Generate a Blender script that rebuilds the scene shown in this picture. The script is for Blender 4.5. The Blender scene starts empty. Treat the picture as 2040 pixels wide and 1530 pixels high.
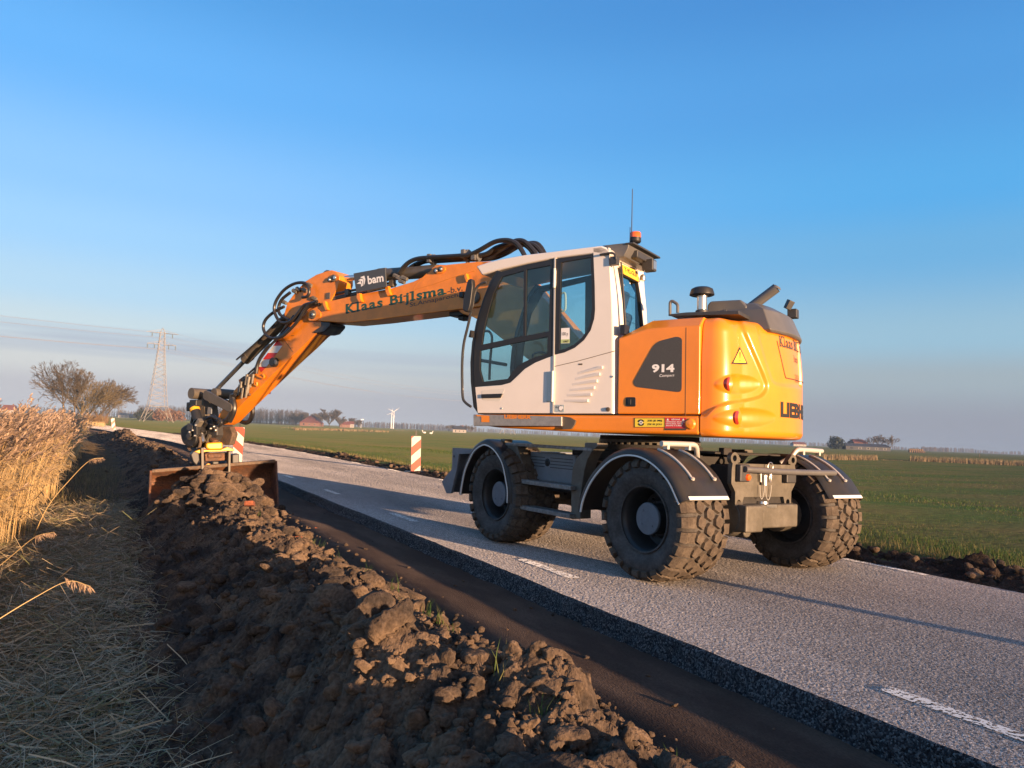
import bpy, bmesh, math, random
import numpy as np
from mathutils import Vector, Matrix, noise
from mathutils.geometry import tessellate_polygon
R = math.radians
random.seed(7); rng = np.random.default_rng(7)
scn = bpy.context.scene
COL = scn.collection

# ------------------------------------------------------------------ camera
F_PX, PITCH, ROLL, YAW = 1497.0, 3.7, 2.42, 27.5      # yaw: degrees right of the road direction (+Y)
CAM = Vector((-3.413, 0.0, 1.335))
_y, _t, _r = R(YAW), R(PITCH), R(ROLL)
c_f = Vector((math.sin(_y)*math.cos(_t), math.cos(_y)*math.cos(_t), math.sin(_t)))
_r0 = Vector((math.cos(_y), -math.sin(_y), 0)); _u0 = _r0.cross(c_f)
c_r = _r0*math.cos(_r) + _u0*math.sin(_r); c_u = -_r0*math.sin(_r) + _u0*math.cos(_r)
cd = bpy.data.cameras.new('camera'); cam = bpy.data.objects.new('camera', cd); COL.objects.link(cam)
cd.sensor_width = 36; cd.lens = F_PX/2040*36; cd.clip_start = 0.05; cd.clip_end = 20000
cam.matrix_world = Matrix(((c_r.x, c_u.x, -c_f.x, CAM.x), (c_r.y, c_u.y, -c_f.y, CAM.y), (c_r.z, c_u.z, -c_f.z, CAM.z), (0, 0, 0, 1)))
scn.camera = cam

# ------------------------------------------------------------------ light
SUN_EL, SUN_OFF = 4.1, 14.0              # elevation; degrees off the road direction, from behind right
sdir = Vector((math.sin(R(SUN_OFF))*math.cos(R(SUN_EL)), -math.cos(R(SUN_OFF))*math.cos(R(SUN_EL)), math.sin(R(SUN_EL))))
sl = bpy.data.lights.new('sun', 'SUN'); sl.energy = 5.0; sl.angle = R(0.55); sl.color = (1.0, 0.63, 0.36)
so = bpy.data.objects.new('sun', sl); COL.objects.link(so)
so.rotation_euler = sdir.to_track_quat('Z', 'Y').to_euler(); so.location = sdir*50
world = bpy.data.worlds.new('World'); scn.world = world; world.use_nodes = True
nt = world.node_tree; N = nt.nodes; L = nt.links; N.clear()
sky = N.new('ShaderNodeTexSky'); sky.sky_type = 'NISHITA'; sky.sun_disc = False
sky.sun_elevation = R(SUN_EL); sky.sun_rotation = math.atan2(sdir.x, sdir.y)
sky.altitude = 0; sky.air_density = 1.0; sky.dust_density = 0.6; sky.ozone_density = 2.0
tc = N.new('ShaderNodeTexCoord'); sep = N.new('ShaderNodeSeparateXYZ'); L.new(tc.outputs['Generated'], sep.inputs[0])
# the morning sky as seen away from the sun: a pale lilac mist bank below clear blue (directions of the world, not of the lens)
def sky_ramp(stops):
    r = N.new('ShaderNodeValToRGB'); c = r.color_ramp; c.interpolation = 'EASE'
    while len(c.elements) < len(stops): c.elements.new(0.5)
    for e, (p_, c_) in zip(c.elements, stops): e.position = p_; e.color = (*c_, 1)
    L.new(sep.outputs['Z'], r.inputs['Fac']); return r.outputs[0]
west = sky_ramp([(0, (.47, .47, .54)), (.033, (.50, .505, .56)), (.06, (.62, .64, .65)), (.106, (.575, .71, .785)), (.146, (.455, .685, .885)), (.21, (.345, .64, .97)), (.27, (.275, .58, 1.0)), (.39, (.14, .46, .95)), (.50, (.088, .35, .78)), (.7, (.07, .26, .58)), (1, (.06, .22, .50))])
east = sky_ramp([(0, (.30, .325, .41)), (.032, (.31, .335, .41)), (.083, (.355, .435, .495)), (.13, (.31, .515, .665)), (.231, (.15, .43, .74)), (.294, (.098, .41, .81)), (.41, (.083, .33, .735)), (.534, (.060, .25, .63)), (.7, (.06, .22, .52)), (1, (.06, .20, .46))])
vd = N.new('ShaderNodeVectorMath'); vd.operation = 'DOT_PRODUCT'; L.new(tc.outputs['Generated'], vd.inputs[0]); vd.inputs[1].default_value = (math.cos(R(22)), -math.sin(R(22)), 0)
azf = N.new('ShaderNodeMapRange'); azf.interpolation_type = 'SMOOTHSTEP'; azf.inputs['From Min'].default_value = -.50; azf.inputs['From Max'].default_value = .60; L.new(vd.outputs['Value'], azf.inputs['Value'])
rampm = N.new('ShaderNodeMix'); rampm.data_type = 'RGBA'; L.new(azf.outputs[0], rampm.inputs['Factor']); L.new(west, rampm.inputs['A']); L.new(east, rampm.inputs['B'])
# stratus streaks low over the horizon
mp = N.new('ShaderNodeMapping'); mp.inputs['Scale'].default_value = (1.3, 1.3, 46); L.new(tc.outputs['Generated'], mp.inputs[0])
nz = N.new('ShaderNodeTexNoise'); nz.inputs['Scale'].default_value = 1.5; nz.inputs['Detail'].default_value = 3; nz.inputs['Roughness'].default_value = .45; L.new(mp.outputs[0], nz.inputs['Vector'])
def nmath(op, a=None, b=None, c=None, nodes=N, links=L, clamp=False):
    m = nodes.new('ShaderNodeMath'); m.operation = op; m.use_clamp = clamp
    for i, v in enumerate((a, b, c)):
        if v is None: continue
        if isinstance(v, (int, float)): m.inputs[i].default_value = v
        else: links.new(v, m.inputs[i])
    return m.outputs[0]
band = nmath('SUBTRACT', 1.0, nmath('ABSOLUTE', nmath('DIVIDE', nmath('SUBTRACT', sep.outputs['Z'], 0.086), 0.019)), clamp=True)
st = nmath('MULTIPLY', nmath('MULTIPLY', nmath('SUBTRACT', nz.outputs['Fac'], 0.33), 5.0, clamp=True), nmath('POWER', band, .6))
st = nmath('MULTIPLY', nmath('MULTIPLY', st, 0.85), nmath('SUBTRACT', 1.0, azf.outputs[0]))
# streaks thin out to the right of the road
mixc = N.new('ShaderNodeMix'); mixc.data_type = 'RGBA'; L.new(st, mixc.inputs['Factor']); L.new(rampm.outputs['Result'], mixc.inputs['A']); mixc.inputs['B'].default_value = (.40, .45, .565, 1)
# the glow of the low sun, behind the camera
sd_ = N.new('ShaderNodeVectorMath'); sd_.operation = 'DOT_PRODUCT'; L.new(tc.outputs['Generated'], sd_.inputs[0]); sd_.inputs[1].default_value = tuple(sdir)
glow = N.new('ShaderNodeValToRGB'); ge = glow.color_ramp.elements; glow.color_ramp.interpolation = 'EASE'
for p_, c_ in ((.35, (.20, .15, .10)), (.75, (.75, .50, .28))): ge.new(p_).color = (*c_, 1)
ge[0].color = (0, 0, 0, 1); ge[-1].color = (1.9, 1.15, .58, 1); ge[0].position = 0.0
L.new(sd_.outputs['Value'], glow.inputs['Fac'])
lowf = N.new('ShaderNodeMapRange'); lowf.inputs['From Min'].default_value = .75; lowf.inputs['From Max'].default_value = .05; L.new(sep.outputs['Z'], lowf.inputs['Value'])
glm = N.new('ShaderNodeMix'); glm.data_type = 'RGBA'; glm.blend_type = 'MULTIPLY'; glm.inputs['Factor'].default_value = 1; L.new(glow.outputs[0], glm.inputs['A']); L.new(lowf.outputs[0], glm.inputs['B'])
skyb = N.new('ShaderNodeMapRange'); skyb.inputs['From Min'].default_value = -.1; skyb.inputs['From Max'].default_value = .8; skyb.inputs['To Min'].default_value = 1; skyb.inputs['To Max'].default_value = .55; L.new(sd_.outputs['Value'], skyb.inputs['Value'])
dim = N.new('ShaderNodeMix'); dim.data_type = 'RGBA'; dim.blend_type = 'MULTIPLY'; dim.inputs['Factor'].default_value = 1; L.new(mixc.outputs['Result'], dim.inputs['A']); L.new(skyb.outputs[0], dim.inputs['B'])
addg = N.new('ShaderNodeMix'); addg.data_type = 'RGBA'; addg.blend_type = 'ADD'; addg.inputs['Factor'].default_value = 1; L.new(dim.outputs['Result'], addg.inputs['A']); L.new(glm.outputs['Result'], addg.inputs['B'])
SKYMIX = N.new('ShaderNodeMix'); SKYMIX.data_type = 'RGBA'; SKYMIX.inputs['Factor'].default_value = 0.97
gain = N.new('ShaderNodeMix'); gain.data_type = 'RGBA'; gain.blend_type = 'MULTIPLY'; gain.inputs['Factor'].default_value = 1
EXPO = 1.5
SKY_STR = 0.10
g_ = 1.07/(SKY_STR*2**EXPO)
gain.inputs['B'].default_value = (g_, g_, g_, 1)
L.new(addg.outputs['Result'], gain.inputs['A'])
L.new(sky.outputs[0], SKYMIX.inputs['A']); L.new(gain.outputs['Result'], SKYMIX.inputs['B'])
bg = N.new('ShaderNodeBackground'); bg.inputs['Strength'].default_value = SKY_STR
out = N.new('ShaderNodeOutputWorld'); L.new(SKYMIX.outputs['Result'], bg.inputs['Color']); L.new(bg.outputs[0], out.inputs['Surface'])
vs = scn.view_settings; vs.view_transform = 'Standard'; vs.look = 'None'; vs.exposure = EXPO; vs.gamma = 1.0; vs.use_curve_mapping = False
scn.cycles.max_bounces = 8; scn.cycles.transparent_max_bounces = 24; scn.cycles.volume_bounces = 0

# ------------------------------------------------------------------ measuring: a pixel of the photograph and a plane give a place
class Frame:
    def __init__(s, o, yaw, roll=0, pitch=0):
        a, b, c = R(yaw), R(roll), R(pitch)
        f = Vector((-math.sin(a), math.cos(a), 0)); l = Vector((-math.cos(a), -math.sin(a), 0)); u = Vector((0, 0, 1))
        l2 = l*math.cos(b) - u*math.sin(b); u2 = u*math.cos(b) + l*math.sin(b)
        f2 = f*math.cos(c) - u2*math.sin(c); u3 = u2*math.cos(c) + f*math.sin(c)
        s.o = Vector(o); s.f, s.l, s.u = f2, l2, u3
    def w(s, p): return s.o + s.f*p[0] + s.l*p[1] + s.u*p[2]
    def loc(s, w): d = w - s.o; return Vector((d.dot(s.f), d.dot(s.l), d.dot(s.u)))
    def at(s, px, x=None, y=None, z=None):
        d = c_f + c_r*((px[0]-1020)/F_PX) - c_u*((px[1]-765)/F_PX)
        C = s.loc(CAM); D = Vector((d.dot(s.f), d.dot(s.l), d.dot(s.u)))
        i, v = (0, x) if x is not None else (1, y) if y is not None else (2, z)
        t = (v - C[i])/D[i]; return C + D*t
def ground(px, z=0.0):
    d = c_f + c_r*((px[0]-1020)/F_PX) - c_u*((px[1]-765)/F_PX); t = (z-CAM.z)/d.z; return CAM + d*t
def at_depth(px, dep):
    return CAM + (c_f + c_r*((px[0]-1020)/F_PX) - c_u*((px[1]-765)/F_PX))*dep
def pix(w):
    d = w - CAM; k = d.dot(c_f); return (1020 + F_PX*d.dot(c_r)/k, 765 - F_PX*d.dot(c_u)/k)

# ------------------------------------------------------------------ mesh helpers
class MB:
    def __init__(s, fr=None, root=Vector((0, 0, 0))):
        s.v = []; s.f = []; s.m = []; s.fr = fr; s.root = root; s.cuts = []
    def T(s, p):
        return (s.fr.w(p) - s.root) if s.fr else Vector(p)
    def add(s, vs_, fs, mi=0):
        k = len(s.v); s.cuts.append((k, len(s.f))); s.v += [tuple(s.T(p)) for p in vs_]; s.f += [tuple(i+k for i in f) for f in fs]; s.m += [mi]*len(fs); return s
    def box(s, c, d, mi=0, rot=None):
        hx, hy, hz = d[0]/2, d[1]/2, d[2]/2; vs_ = []
        for x, y, z in ((-hx,-hy,-hz),(hx,-hy,-hz),(hx,hy,-hz),(-hx,hy,-hz),(-hx,-hy,hz),(hx,-hy,hz),(hx,hy,hz),(-hx,hy,hz)):
            p = Vector((x, y, z))
            if rot: p = rot @ p
            vs_.append(Vector(c)+p)
        return s.add(vs_, [(0,3,2,1),(4,5,6,7),(0,1,5,4),(1,2,6,5),(2,3,7,6),(3,0,4,7)], mi)
    def tube(s, pts, r, n=10, mi=0, cap=True):
        pts = [Vector(p) for p in pts]; rs = r if isinstance(r, (list, tuple)) else [r]*len(pts); vs_ = []; up = None
        for i, p in enumerate(pts):
            a = pts[max(i-1, 0)]; b = pts[min(i+1, len(pts)-1)]; t = (b-a).normalized()
            if up is None:
                up = Vector((0, 0, 1)) if abs(t.z) < .9 else Vector((1, 0, 0))
            up = (up - t*up.dot(t)).normalized(); sd = t.cross(up)
            vs_ += [p + (up*math.cos(2*math.pi*k/n) + sd*math.sin(2*math.pi*k/n))*rs[i] for k in range(n)]
        fs = [(i*n+k, i*n+(k+1)%n, (i+1)*n+(k+1)%n, (i+1)*n+k) for i in range(len(pts)-1) for k in range(n)]
        if cap: fs += [tuple(range(n-1, -1, -1)), tuple((len(pts)-1)*n+k for k in range(n))]
        return s.add(vs_, fs, mi)
    def lathe(s, prof, o, ax, n=32, mi=0, closed=False, caps=True):
        ax = Vector(ax).normalized(); a = Vector((0, 0, 1)) if abs(ax.z) < .9 else Vector((1, 0, 0)); a = (a-ax*a.dot(ax)).normalized(); b = ax.cross(a); o = Vector(o); vs_ = []
        for r, h in prof:
            vs_ += [o + ax*h + (a*math.cos(2*math.pi*k/n) + b*math.sin(2*math.pi*k/n))*r for k in range(n)]
        m = len(prof); fs = [(i*n+k, i*n+(k+1)%n, ((i+1)%m)*n+(k+1)%n, ((i+1)%m)*n+k) for i in range(m if closed else m-1) for k in range(n)]
        if not closed and caps:
            if prof[0][0] > 1e-6: fs.append(tuple(range(n-1, -1, -1)))
            if prof[-1][0] > 1e-6: fs.append(tuple((m-1)*n+k for k in range(n)))
        return s.add(vs_, fs, mi)
    def prism(s, loops, f0, f1, mi=0):
        """loops: outline then holes, 2D; f0/f1 turn a 2D point into 3D for the two faces"""
        if not isinstance(loops[0][0], (tuple, list, Vector)): loops = [loops]
        flat = [q for lp in loops for q in lp]; n = len(flat)
        if len(loops) == 1: caps = [tuple(range(n))]
        else: caps = [tuple(t) for t in tessellate_polygon([[Vector((q[0], q[1], 0)) for q in lp] for lp in loops])]
        vs_ = [f0(*q) for q in flat] + [f1(*q) for q in flat]
        fs = [tuple(reversed(c)) for c in caps] + [tuple(i+n for i in c) for c in caps]; k = 0
        for lp in loops:
            m = len(lp)
            for i in range(m): j = (i+1) % m; fs.append((k+i, k+j, n+k+j, n+k+i))
            k += m
        return s.add(vs_, fs, mi)
    def prism_y(s, loops, y0, y1, mi=0):
        return s.prism(loops, lambda a, b: (a, y0, b), lambda a, b: (a, y1, b), mi)
    def build(s, name, mats, parent=None, bevel=0, seg=2, smooth=32, merge=False, recalc=True):
        me = bpy.data.meshes.new(name); me.from_pydata(s.v, [], s.f)
        if not isinstance(mats, (list, tuple)): mats = [mats]
        for m in mats: me.materials.append(m)
        if len(mats) > 1: me.polygons.foreach_set('material_index', s.m)
        if recalc or merge:
            bm = bmesh.new(); bm.from_mesh(me)
            if merge: bmesh.ops.remove_doubles(bm, verts=bm.verts, dist=1e-5)
            bmesh.ops.recalc_face_normals(bm, faces=bm.faces); bm.to_mesh(me); bm.free()
        me.shade_smooth()
        if smooth < 180: me.set_sharp_from_angle(angle=R(smooth))
        o = bpy.data.objects.new(name, me); COL.objects.link(o)
        if parent: o.parent = parent
        if bevel:
            b = o.modifiers.new('bevel', 'BEVEL'); b.width = bevel; b.segments = seg; b.limit_method = 'ANGLE'; b.angle_limit = R(35); b.harden_normals = True
        return o
def build_each(mb, name, mats, parent=None, **k):
    """one object per piece that was added"""
    o = None; c = mb.cuts+[(len(mb.v), len(mb.f))]
    for (v0, f0), (v1, f1) in zip(c, c[1:]):
        q = MB(); q.v = mb.v[v0:v1]; q.f = [tuple(i-v0 for i in f) for f in mb.f[f0:f1]]; q.m = mb.m[f0:f1]; o = q.build(name, mats, parent, **k)
    return o
def raw_mesh(name, V, Fq, mats, parent=None, mi=None, smooth=False):
    """fast numpy mesh; Fq (n,3) or (n,4)"""
    me = bpy.data.meshes.new(name); V = np.asarray(V, np.float32); Fq = np.asarray(Fq, np.int32); k = Fq.shape[1]
    me.vertices.add(len(V)); me.vertices.foreach_set('co', V.ravel()); me.loops.add(Fq.size); me.loops.foreach_set('vertex_index', Fq.ravel())
    me.polygons.add(len(Fq)); me.polygons.foreach_set('loop_start', np.arange(0, Fq.size, k, dtype=np.int32))
    if not isinstance(mats, (list, tuple)): mats = [mats]
    for m in mats: me.materials.append(m)
    if mi is not None: me.polygons.foreach_set('material_index', np.asarray(mi, np.int32))
    me.update(calc_edges=True); me.validate()
    if smooth: me.shade_smooth()
    o = bpy.data.objects.new(name, me); COL.objects.link(o)
    if parent: o.parent = parent
    return o
def tag(o, label=None, cat=None, group=None, kind=None):
    if label: o['label'] = label
    if cat: o['category'] = cat
    if group: o['group'] = group
    if kind: o['kind'] = kind
    return o
def empty(name, loc=(0, 0, 0), rz=0):
    o = bpy.data.objects.new(name, None); COL.objects.link(o); o.location = loc; o.rotation_euler = (0, 0, rz); o.empty_display_size = .3; return o
def copy_tree(o, parent=None):
    c = o.copy(); COL.objects.link(c)
    if parent: c.parent = parent
    for ch in [x for x in bpy.data.objects if x.parent == o]: copy_tree(ch, c)
    return c
def smooth_path(pts, n=8):
    P = [Vector(p) for p in pts]; P = [P[0]*2-P[1]] + P + [P[-1]*2-P[-2]]; o = []
    for i in range(1, len(P)-2):
        for k in range(n):
            t = k/n; a, b, c, d = P[i-1], P[i], P[i+1], P[i+2]
            o.append(0.5*((2*b)+(c-a)*t+(2*a-5*b+4*c-d)*t*t+(3*b-a-3*c+d)*t**3))
    o.append(P[-2]); return o
def rounded(poly, r, n=4):
    """2D polygon with rounded corners; r a number or one per corner"""
    o = []; m = len(poly)
    for i in range(m):
        p = Vector(poly[i][:2]); a = Vector(poly[i-1][:2]); b = Vector(poly[(i+1) % m][:2]); rr = r[i] if isinstance(r, (list, tuple)) else r
        if rr <= 0: o.append(tuple(p)); continue
        u = (a-p); v_ = (b-p); k = min(rr, u.length*.48, v_.length*.48); s = p+u.normalized()*k; e = p+v_.normalized()*k
        for j in range(n+1):
            t = j/n; o.append(tuple(s*(1-t)**2 + p*2*t*(1-t) + e*t*t))
    return o

# ------------------------------------------------------------------ materials
def mat(name, col, rough=.5, metal=0, drough=0.0, var=0.0, vscale=6.0, col2=None, bump=0.0, bscale=60.0, coat=0, spec=.5, fine=0.0, stretch=None, w2=(.42, .62)):
    m = bpy.data.materials.new(name); m.use_nodes = True; n = m.node_tree.nodes; l = m.node_tree.links
    b = n['Principled BSDF']; b.inputs['Base Color'].default_value = (*col, 1); b.inputs['Roughness'].default_value = rough; b.inputs['Metallic'].default_value = metal
    b.inputs['Coat Weight'].default_value = coat; b.inputs['Coat Roughness'].default_value = .08; b.inputs['Specular IOR Level'].default_value = spec; b.inputs['Diffuse Roughness'].default_value = drough
    t = n.new('ShaderNodeTexCoord'); src = t.outputs['Object']
    if stretch:
        mp_ = n.new('ShaderNodeMapping'); mp_.inputs['Scale'].default_value = stretch; l.new(src, mp_.inputs[0]); src = mp_.outputs[0]
    cur = None
    if var or col2:
        z = n.new('ShaderNodeTexNoise'); z.inputs['Scale'].default_value = vscale; z.inputs['Detail'].default_value = 6; z.inputs['Roughness'].default_value = .65; l.new(src, z.inputs['Vector'])
        r = n.new('ShaderNodeValToRGB'); r.color_ramp.elements[0].position = w2[0]; r.color_ramp.elements[1].position = w2[1]
        c2 = col2 if col2 else tuple(x*(1-var) for x in col)
        r.color_ramp.elements[0].color = (*c2, 1); r.color_ramp.elements[1].color = (*col, 1); l.new(z.outputs['Fac'], r.inputs[0]); cur = r.outputs[0]
    if fine:
        z = n.new('ShaderNodeTexNoise'); z.inputs['Scale'].default_value = bscale; z.inputs['Detail'].default_value = 4; l.new(src, z.inputs['Vector'])
        x = n.new('ShaderNodeMapRange'); x.inputs['From Min'].default_value = .3; x.inputs['From Max'].default_value = .7; x.inputs['To Min'].default_value = 1-fine; x.inputs['To Max'].default_value = 1+fine; l.new(z.outputs['Fac'], x.inputs['Value'])
        mx = n.new('ShaderNodeMix'); mx.data_type = 'RGBA'; mx.blend_type = 'MULTIPLY'; mx.inputs['Factor'].default_value = 1; l.new(x.outputs[0], mx.inputs['B'])
        if cur: l.new(cur, mx.inputs['A'])
        else: mx.inputs['A'].default_value = (*col, 1)
        cur = mx.outputs['Result']
    if cur: l.new(cur, b.inputs['Base Color'])
    if bump:
        z = n.new('ShaderNodeTexNoise'); z.inputs['Scale'].default_value = bscale; z.inputs['Detail'].default_value = 5; l.new(src, z.inputs['Vector'])
        bp = n.new('ShaderNodeBump'); bp.inputs['Strength'].default_value = bump; bp.inputs['Distance'].default_value = .02; l.new(z.outputs['Fac'], bp.inputs['Height']); l.new(bp.outputs[0], b.inputs['Normal'])
    return m
def glass(name, tint, refl=.12, rough=.02):
    m = bpy.data.materials.new(name); m.use_nodes = True; n = m.node_tree.nodes; l = m.node_tree.links; n.clear()
    o = n.new('ShaderNodeOutputMaterial'); t = n.new('ShaderNodeBsdfTransparent'); t.inputs[0].default_value = (*tint, 1)
    g = n.new('ShaderNodeBsdfGlossy'); g.inputs['Roughness'].default_value = rough; lw = n.new('ShaderNodeLayerWeight'); lw.inputs[0].default_value = .5
    fr = nmath('MULTIPLY_ADD', nmath('POWER', lw.outputs['Facing'], 4.0, nodes=n, links=l), .8, .045, nodes=n, links=l)
    x = n.new('ShaderNodeMixShader'); l.new(fr, x.inputs[0]); l.new(t.outputs[0], x.inputs[1]); l.new(g.outputs[0], x.inputs[2]); l.new(x.outputs[0], o.inputs[0]); return m
# ================================================================== the setting
def xo(Y):                                   # the road bends a little to the left further on
    t = Y-44.0
    return -0.13*(t if t > 12 else (t+12)**2/48 if t > -12 else 0)
RW = 4.474
def ss(a, b, x): t = min(1, max(0, (x-a)/(b-a))); return t*t*(3-2*t)
def island_mat(name, cols, rough=.7, trans=0.0, spec=.3):
    """every blade or stem takes a colour of its own"""
    m = bpy.data.materials.new(name); m.use_nodes = True; n = m.node_tree.nodes; l = m.node_tree.links; b = n['Principled BSDF']; b.inputs['Roughness'].default_value = rough; b.inputs['Specular IOR Level'].default_value = spec
    g = n.new('ShaderNodeNewGeometry'); r = n.new('ShaderNodeValToRGB'); e = r.color_ramp.elements
    while len(e) < len(cols): e.new(.5)
    for i, c in enumerate(cols): e[i].position = i/(len(cols)-1); e[i].color = (*c, 1)
    l.new(g.outputs['Random Per Island'], r.inputs[0]); l.new(r.outputs[0], b.inputs['Base Color'])
    if trans:
        o = n['Material Output']; t = n.new('ShaderNodeBsdfTranslucent'); l.new(r.outputs[0], t.inputs[0]); x = n.new('ShaderNodeMixShader'); x.inputs[0].default_value = trans
        l.new(b.outputs[0], x.inputs[1]); l.new(t.outputs[0], x.inputs[2]); l.new(x.outputs[0], o.inputs[0])
    return m
def speckle_mat(name, cols, scale, rough, bump, big=None, bigscale=.6, dist=.004, lanes=False):
    """stone chips: a cell pattern picks one of several colours per chip"""
    m = bpy.data.materials.new(name); m.use_nodes = True; n = m.node_tree.nodes; l = m.node_tree.links; b = n['Principled BSDF']; b.inputs['Roughness'].default_value = .95; b.inputs['Specular IOR Level'].default_value = .06; b.inputs['Diffuse Roughness'].default_value = 1.0
    t = n.new('ShaderNodeTexCoord'); v = n.new('ShaderNodeTexVoronoi'); v.inputs['Scale'].default_value = scale; l.new(t.outputs['Object'], v.inputs['Vector'])
    s = n.new('ShaderNodeSeparateColor'); l.new(v.outputs['Color'], s.inputs[0]); r = n.new('ShaderNodeValToRGB'); e = r.color_ramp.elements
    while len(e) < len(cols): e.new(.5)
    for i, (p, c) in enumerate(cols): e[i].position = p; e[i].color = (*c, 1)
    l.new(s.outputs[0], r.inputs[0]); cur = r.outputs[0]
    z = n.new('ShaderNodeTexNoise'); z.inputs['Scale'].default_value = bigscale; z.inputs['Detail'].default_value = 5
    mp_ = n.new('ShaderNodeMapping'); mp_.inputs['Scale'].default_value = (1.6, .22, 1); l.new(t.outputs['Object'], mp_.inputs[0]); l.new(mp_.outputs[0], z.inputs['Vector'])
    x = n.new('ShaderNodeMapRange'); x.inputs['From Min'].default_value = .3; x.inputs['From Max'].default_value = .7; x.inputs['To Min'].default_value = .72; x.inputs['To Max'].default_value = 1.22; l.new(z.outputs['Fac'], x.inputs['Value'])
    mx = n.new('ShaderNodeMix'); mx.data_type = 'RGBA'; mx.blend_type = 'MULTIPLY'; mx.inputs['Factor'].default_value = 1; l.new(cur, mx.inputs['A']); l.new(x.outputs[0], mx.inputs['B'])
    if lanes:                               # two polished wheel tracks, dusty edges
        sp = n.new('ShaderNodeSeparateXYZ'); l.new(t.outputs['Object'], sp.inputs[0]); w = n.new('ShaderNodeFloatCurve') if False else n.new('ShaderNodeValToRGB'); k = w.color_ramp.elements
        for p, g in ((.0, 1.16), (.10, 1.12), (.25, .86), (.36, .80), (.50, 1.0), (.64, .84), (.76, .82), (.92, 1.06), (1.0, 1.1)):
            q = k[0] if p == 0 else k[-1] if p == 1 else k.new(p); q.color = (g, g, g, 1)
        zz_ = n.new('ShaderNodeTexNoise'); zz_.inputs['Scale'].default_value = .5; l.new(t.outputs['Object'], zz_.inputs['Vector'])
        xn = nmath('ADD', nmath('DIVIDE', sp.outputs['X'], 4.474, nodes=n, links=l), nmath('MULTIPLY', nmath('SUBTRACT', zz_.outputs['Fac'], .5, nodes=n, links=l), .22, nodes=n, links=l), nodes=n, links=l); l.new(xn, w.inputs[0])
        m2 = n.new('ShaderNodeMix'); m2.data_type = 'RGBA'; m2.blend_type = 'MULTIPLY'; m2.inputs['Factor'].default_value = 1; l.new(mx.outputs['Result'], m2.inputs['A']); l.new(w.outputs[0], m2.inputs['B']); mx = m2
    l.new(mx.outputs['Result'], b.inputs['Base Color'])
    bp = n.new('ShaderNodeBump'); bp.inputs['Strength'].default_value = bump; bp.inputs['Distance'].default_value = dist; l.new(v.outputs['Distance'], bp.inputs['Height']); bp.invert = True; l.new(bp.outputs[0], b.inputs['Normal'])
    return m
M_ASPH = speckle_mat('asphalt', [(0, (.085, .080, .078)), (.3, (.195, .180, .174)), (.62, (.295, .272, .26)), (.86, (.42, .39, .368)), (1, (.60, .56, .53))], 125, .75, .2, lanes=True)
M_ASPHSIDE = speckle_mat('asphalt_cut', [(0, (.022, .022, .025)), (.45, (.055, .055, .06)), (.75, (.12, .118, .12)), (1, (.24, .23, .225))], 95, .8, 1.0, dist=.008)
M_SOIL = mat('dug_soil', (.150, .106, .074), rough=.95, col2=(.046, .038, .034), vscale=2.4, bump=.9, bscale=48, fine=.35, w2=(.40, .60), spec=.05, drough=1.0)
M_SOILSHADE = mat('shaded_soil', (.075, .052, .038), rough=.95, col2=(.028, .022, .018), vscale=2.4, bump=.9, bscale=48, fine=.35, spec=.05, drough=1.0)  # dug soil darkened: shade of faces turned from the sun put into the colour
M_TRENCH = mat('trench_soil', (.090, .066, .052), rough=.95, col2=(.058, .042, .034), vscale=1.4, bump=.35, bscale=90, fine=.25, spec=.05, drough=1.0, stretch=(1.6, .5, 1))
M_VERGE = mat('verge_ground', (.11, .078, .042), rough=.95, col2=(.055, .042, .024), vscale=5, bump=.6, bscale=40, fine=.3, spec=.05, drough=1.0)
M_FIELD = mat('grass_field', (.046, .080, .021), rough=.95, col2=(.096, .088, .034), vscale=.22, bump=1.0, bscale=9, fine=.38, spec=.05, drough=1.0, stretch=(.35, 1.0, 1))

dl = [-9000,-4000,-1500,-600,-250,-110,-50,-28,-18,-13,-11,-9.6,-8.6,-7.6,-6.8,-6.0,-5.4,-4.9,-4.5,-4.1,-3.7,-3.3,-2.9,-2.4,-1.9,-1.4,-1.02,-.95,-.7,-.45,-.2,.12,1.2,2.4,3.6,4.4,4.6,5.0,5.45,6,6.8,8,10,13,17,22,30,45,70,110,180,300,600,1200,3000,9000]
yl = [-3000,-800,-250,-90,-40,-20,-12,-8,-6] + [-4.5+.45*i for i in range(120)] + [51,54,58,63,69,76,85,95,107,120,140,170,220,300,450,700,1100,1800,3000,5500,9000]
def gz(d, Y):
    n1 = noise.noise(Vector((d*.9, Y*.9, 0)))*.05
    if d >= 0:
        if d < 4.5: return -.16
        f = -.03 + .05*ss(5.0, 5.6, d) - .52*ss(6.5, 26, d)
        return f + (n1*.6 if d > 5 else 0) + .10*noise.noise(Vector((d*.02, Y*.02, 3)))*ss(10, 60, d)
    if d > -.98: return -.158 + .012*noise.noise(Vector((d*3, Y*1.2, 5)))
    z = -.22 - .14*ss(-1.0, -3.0, d) - .10*ss(-3.0, -4.5, d) - .75*ss(-4.7, -6.6, d) + .72*ss(-8.2, -10.5, d)
    return z + n1
V = []; F = []; MI = []
for Y in yl:
    for d in dl: V.append((d+xo(Y), Y, gz(d, Y)))
nd = len(dl)
for j in range(len(yl)-1):
    for i in range(nd-1):
        F.append((j*nd+i, j*nd+i+1, (j+1)*nd+i+1, (j+1)*nd+i)); dm = (dl[i]+dl[i+1])/2
        MI.append(0 if dm > 5.2 or dm < -10 else 1 if dm > -1.0 else 2)
ground_o = tag(raw_mesh('ground', V, F, [M_FIELD, M_TRENCH, M_VERGE], mi=MI, smooth=True), kind='structure')

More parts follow.
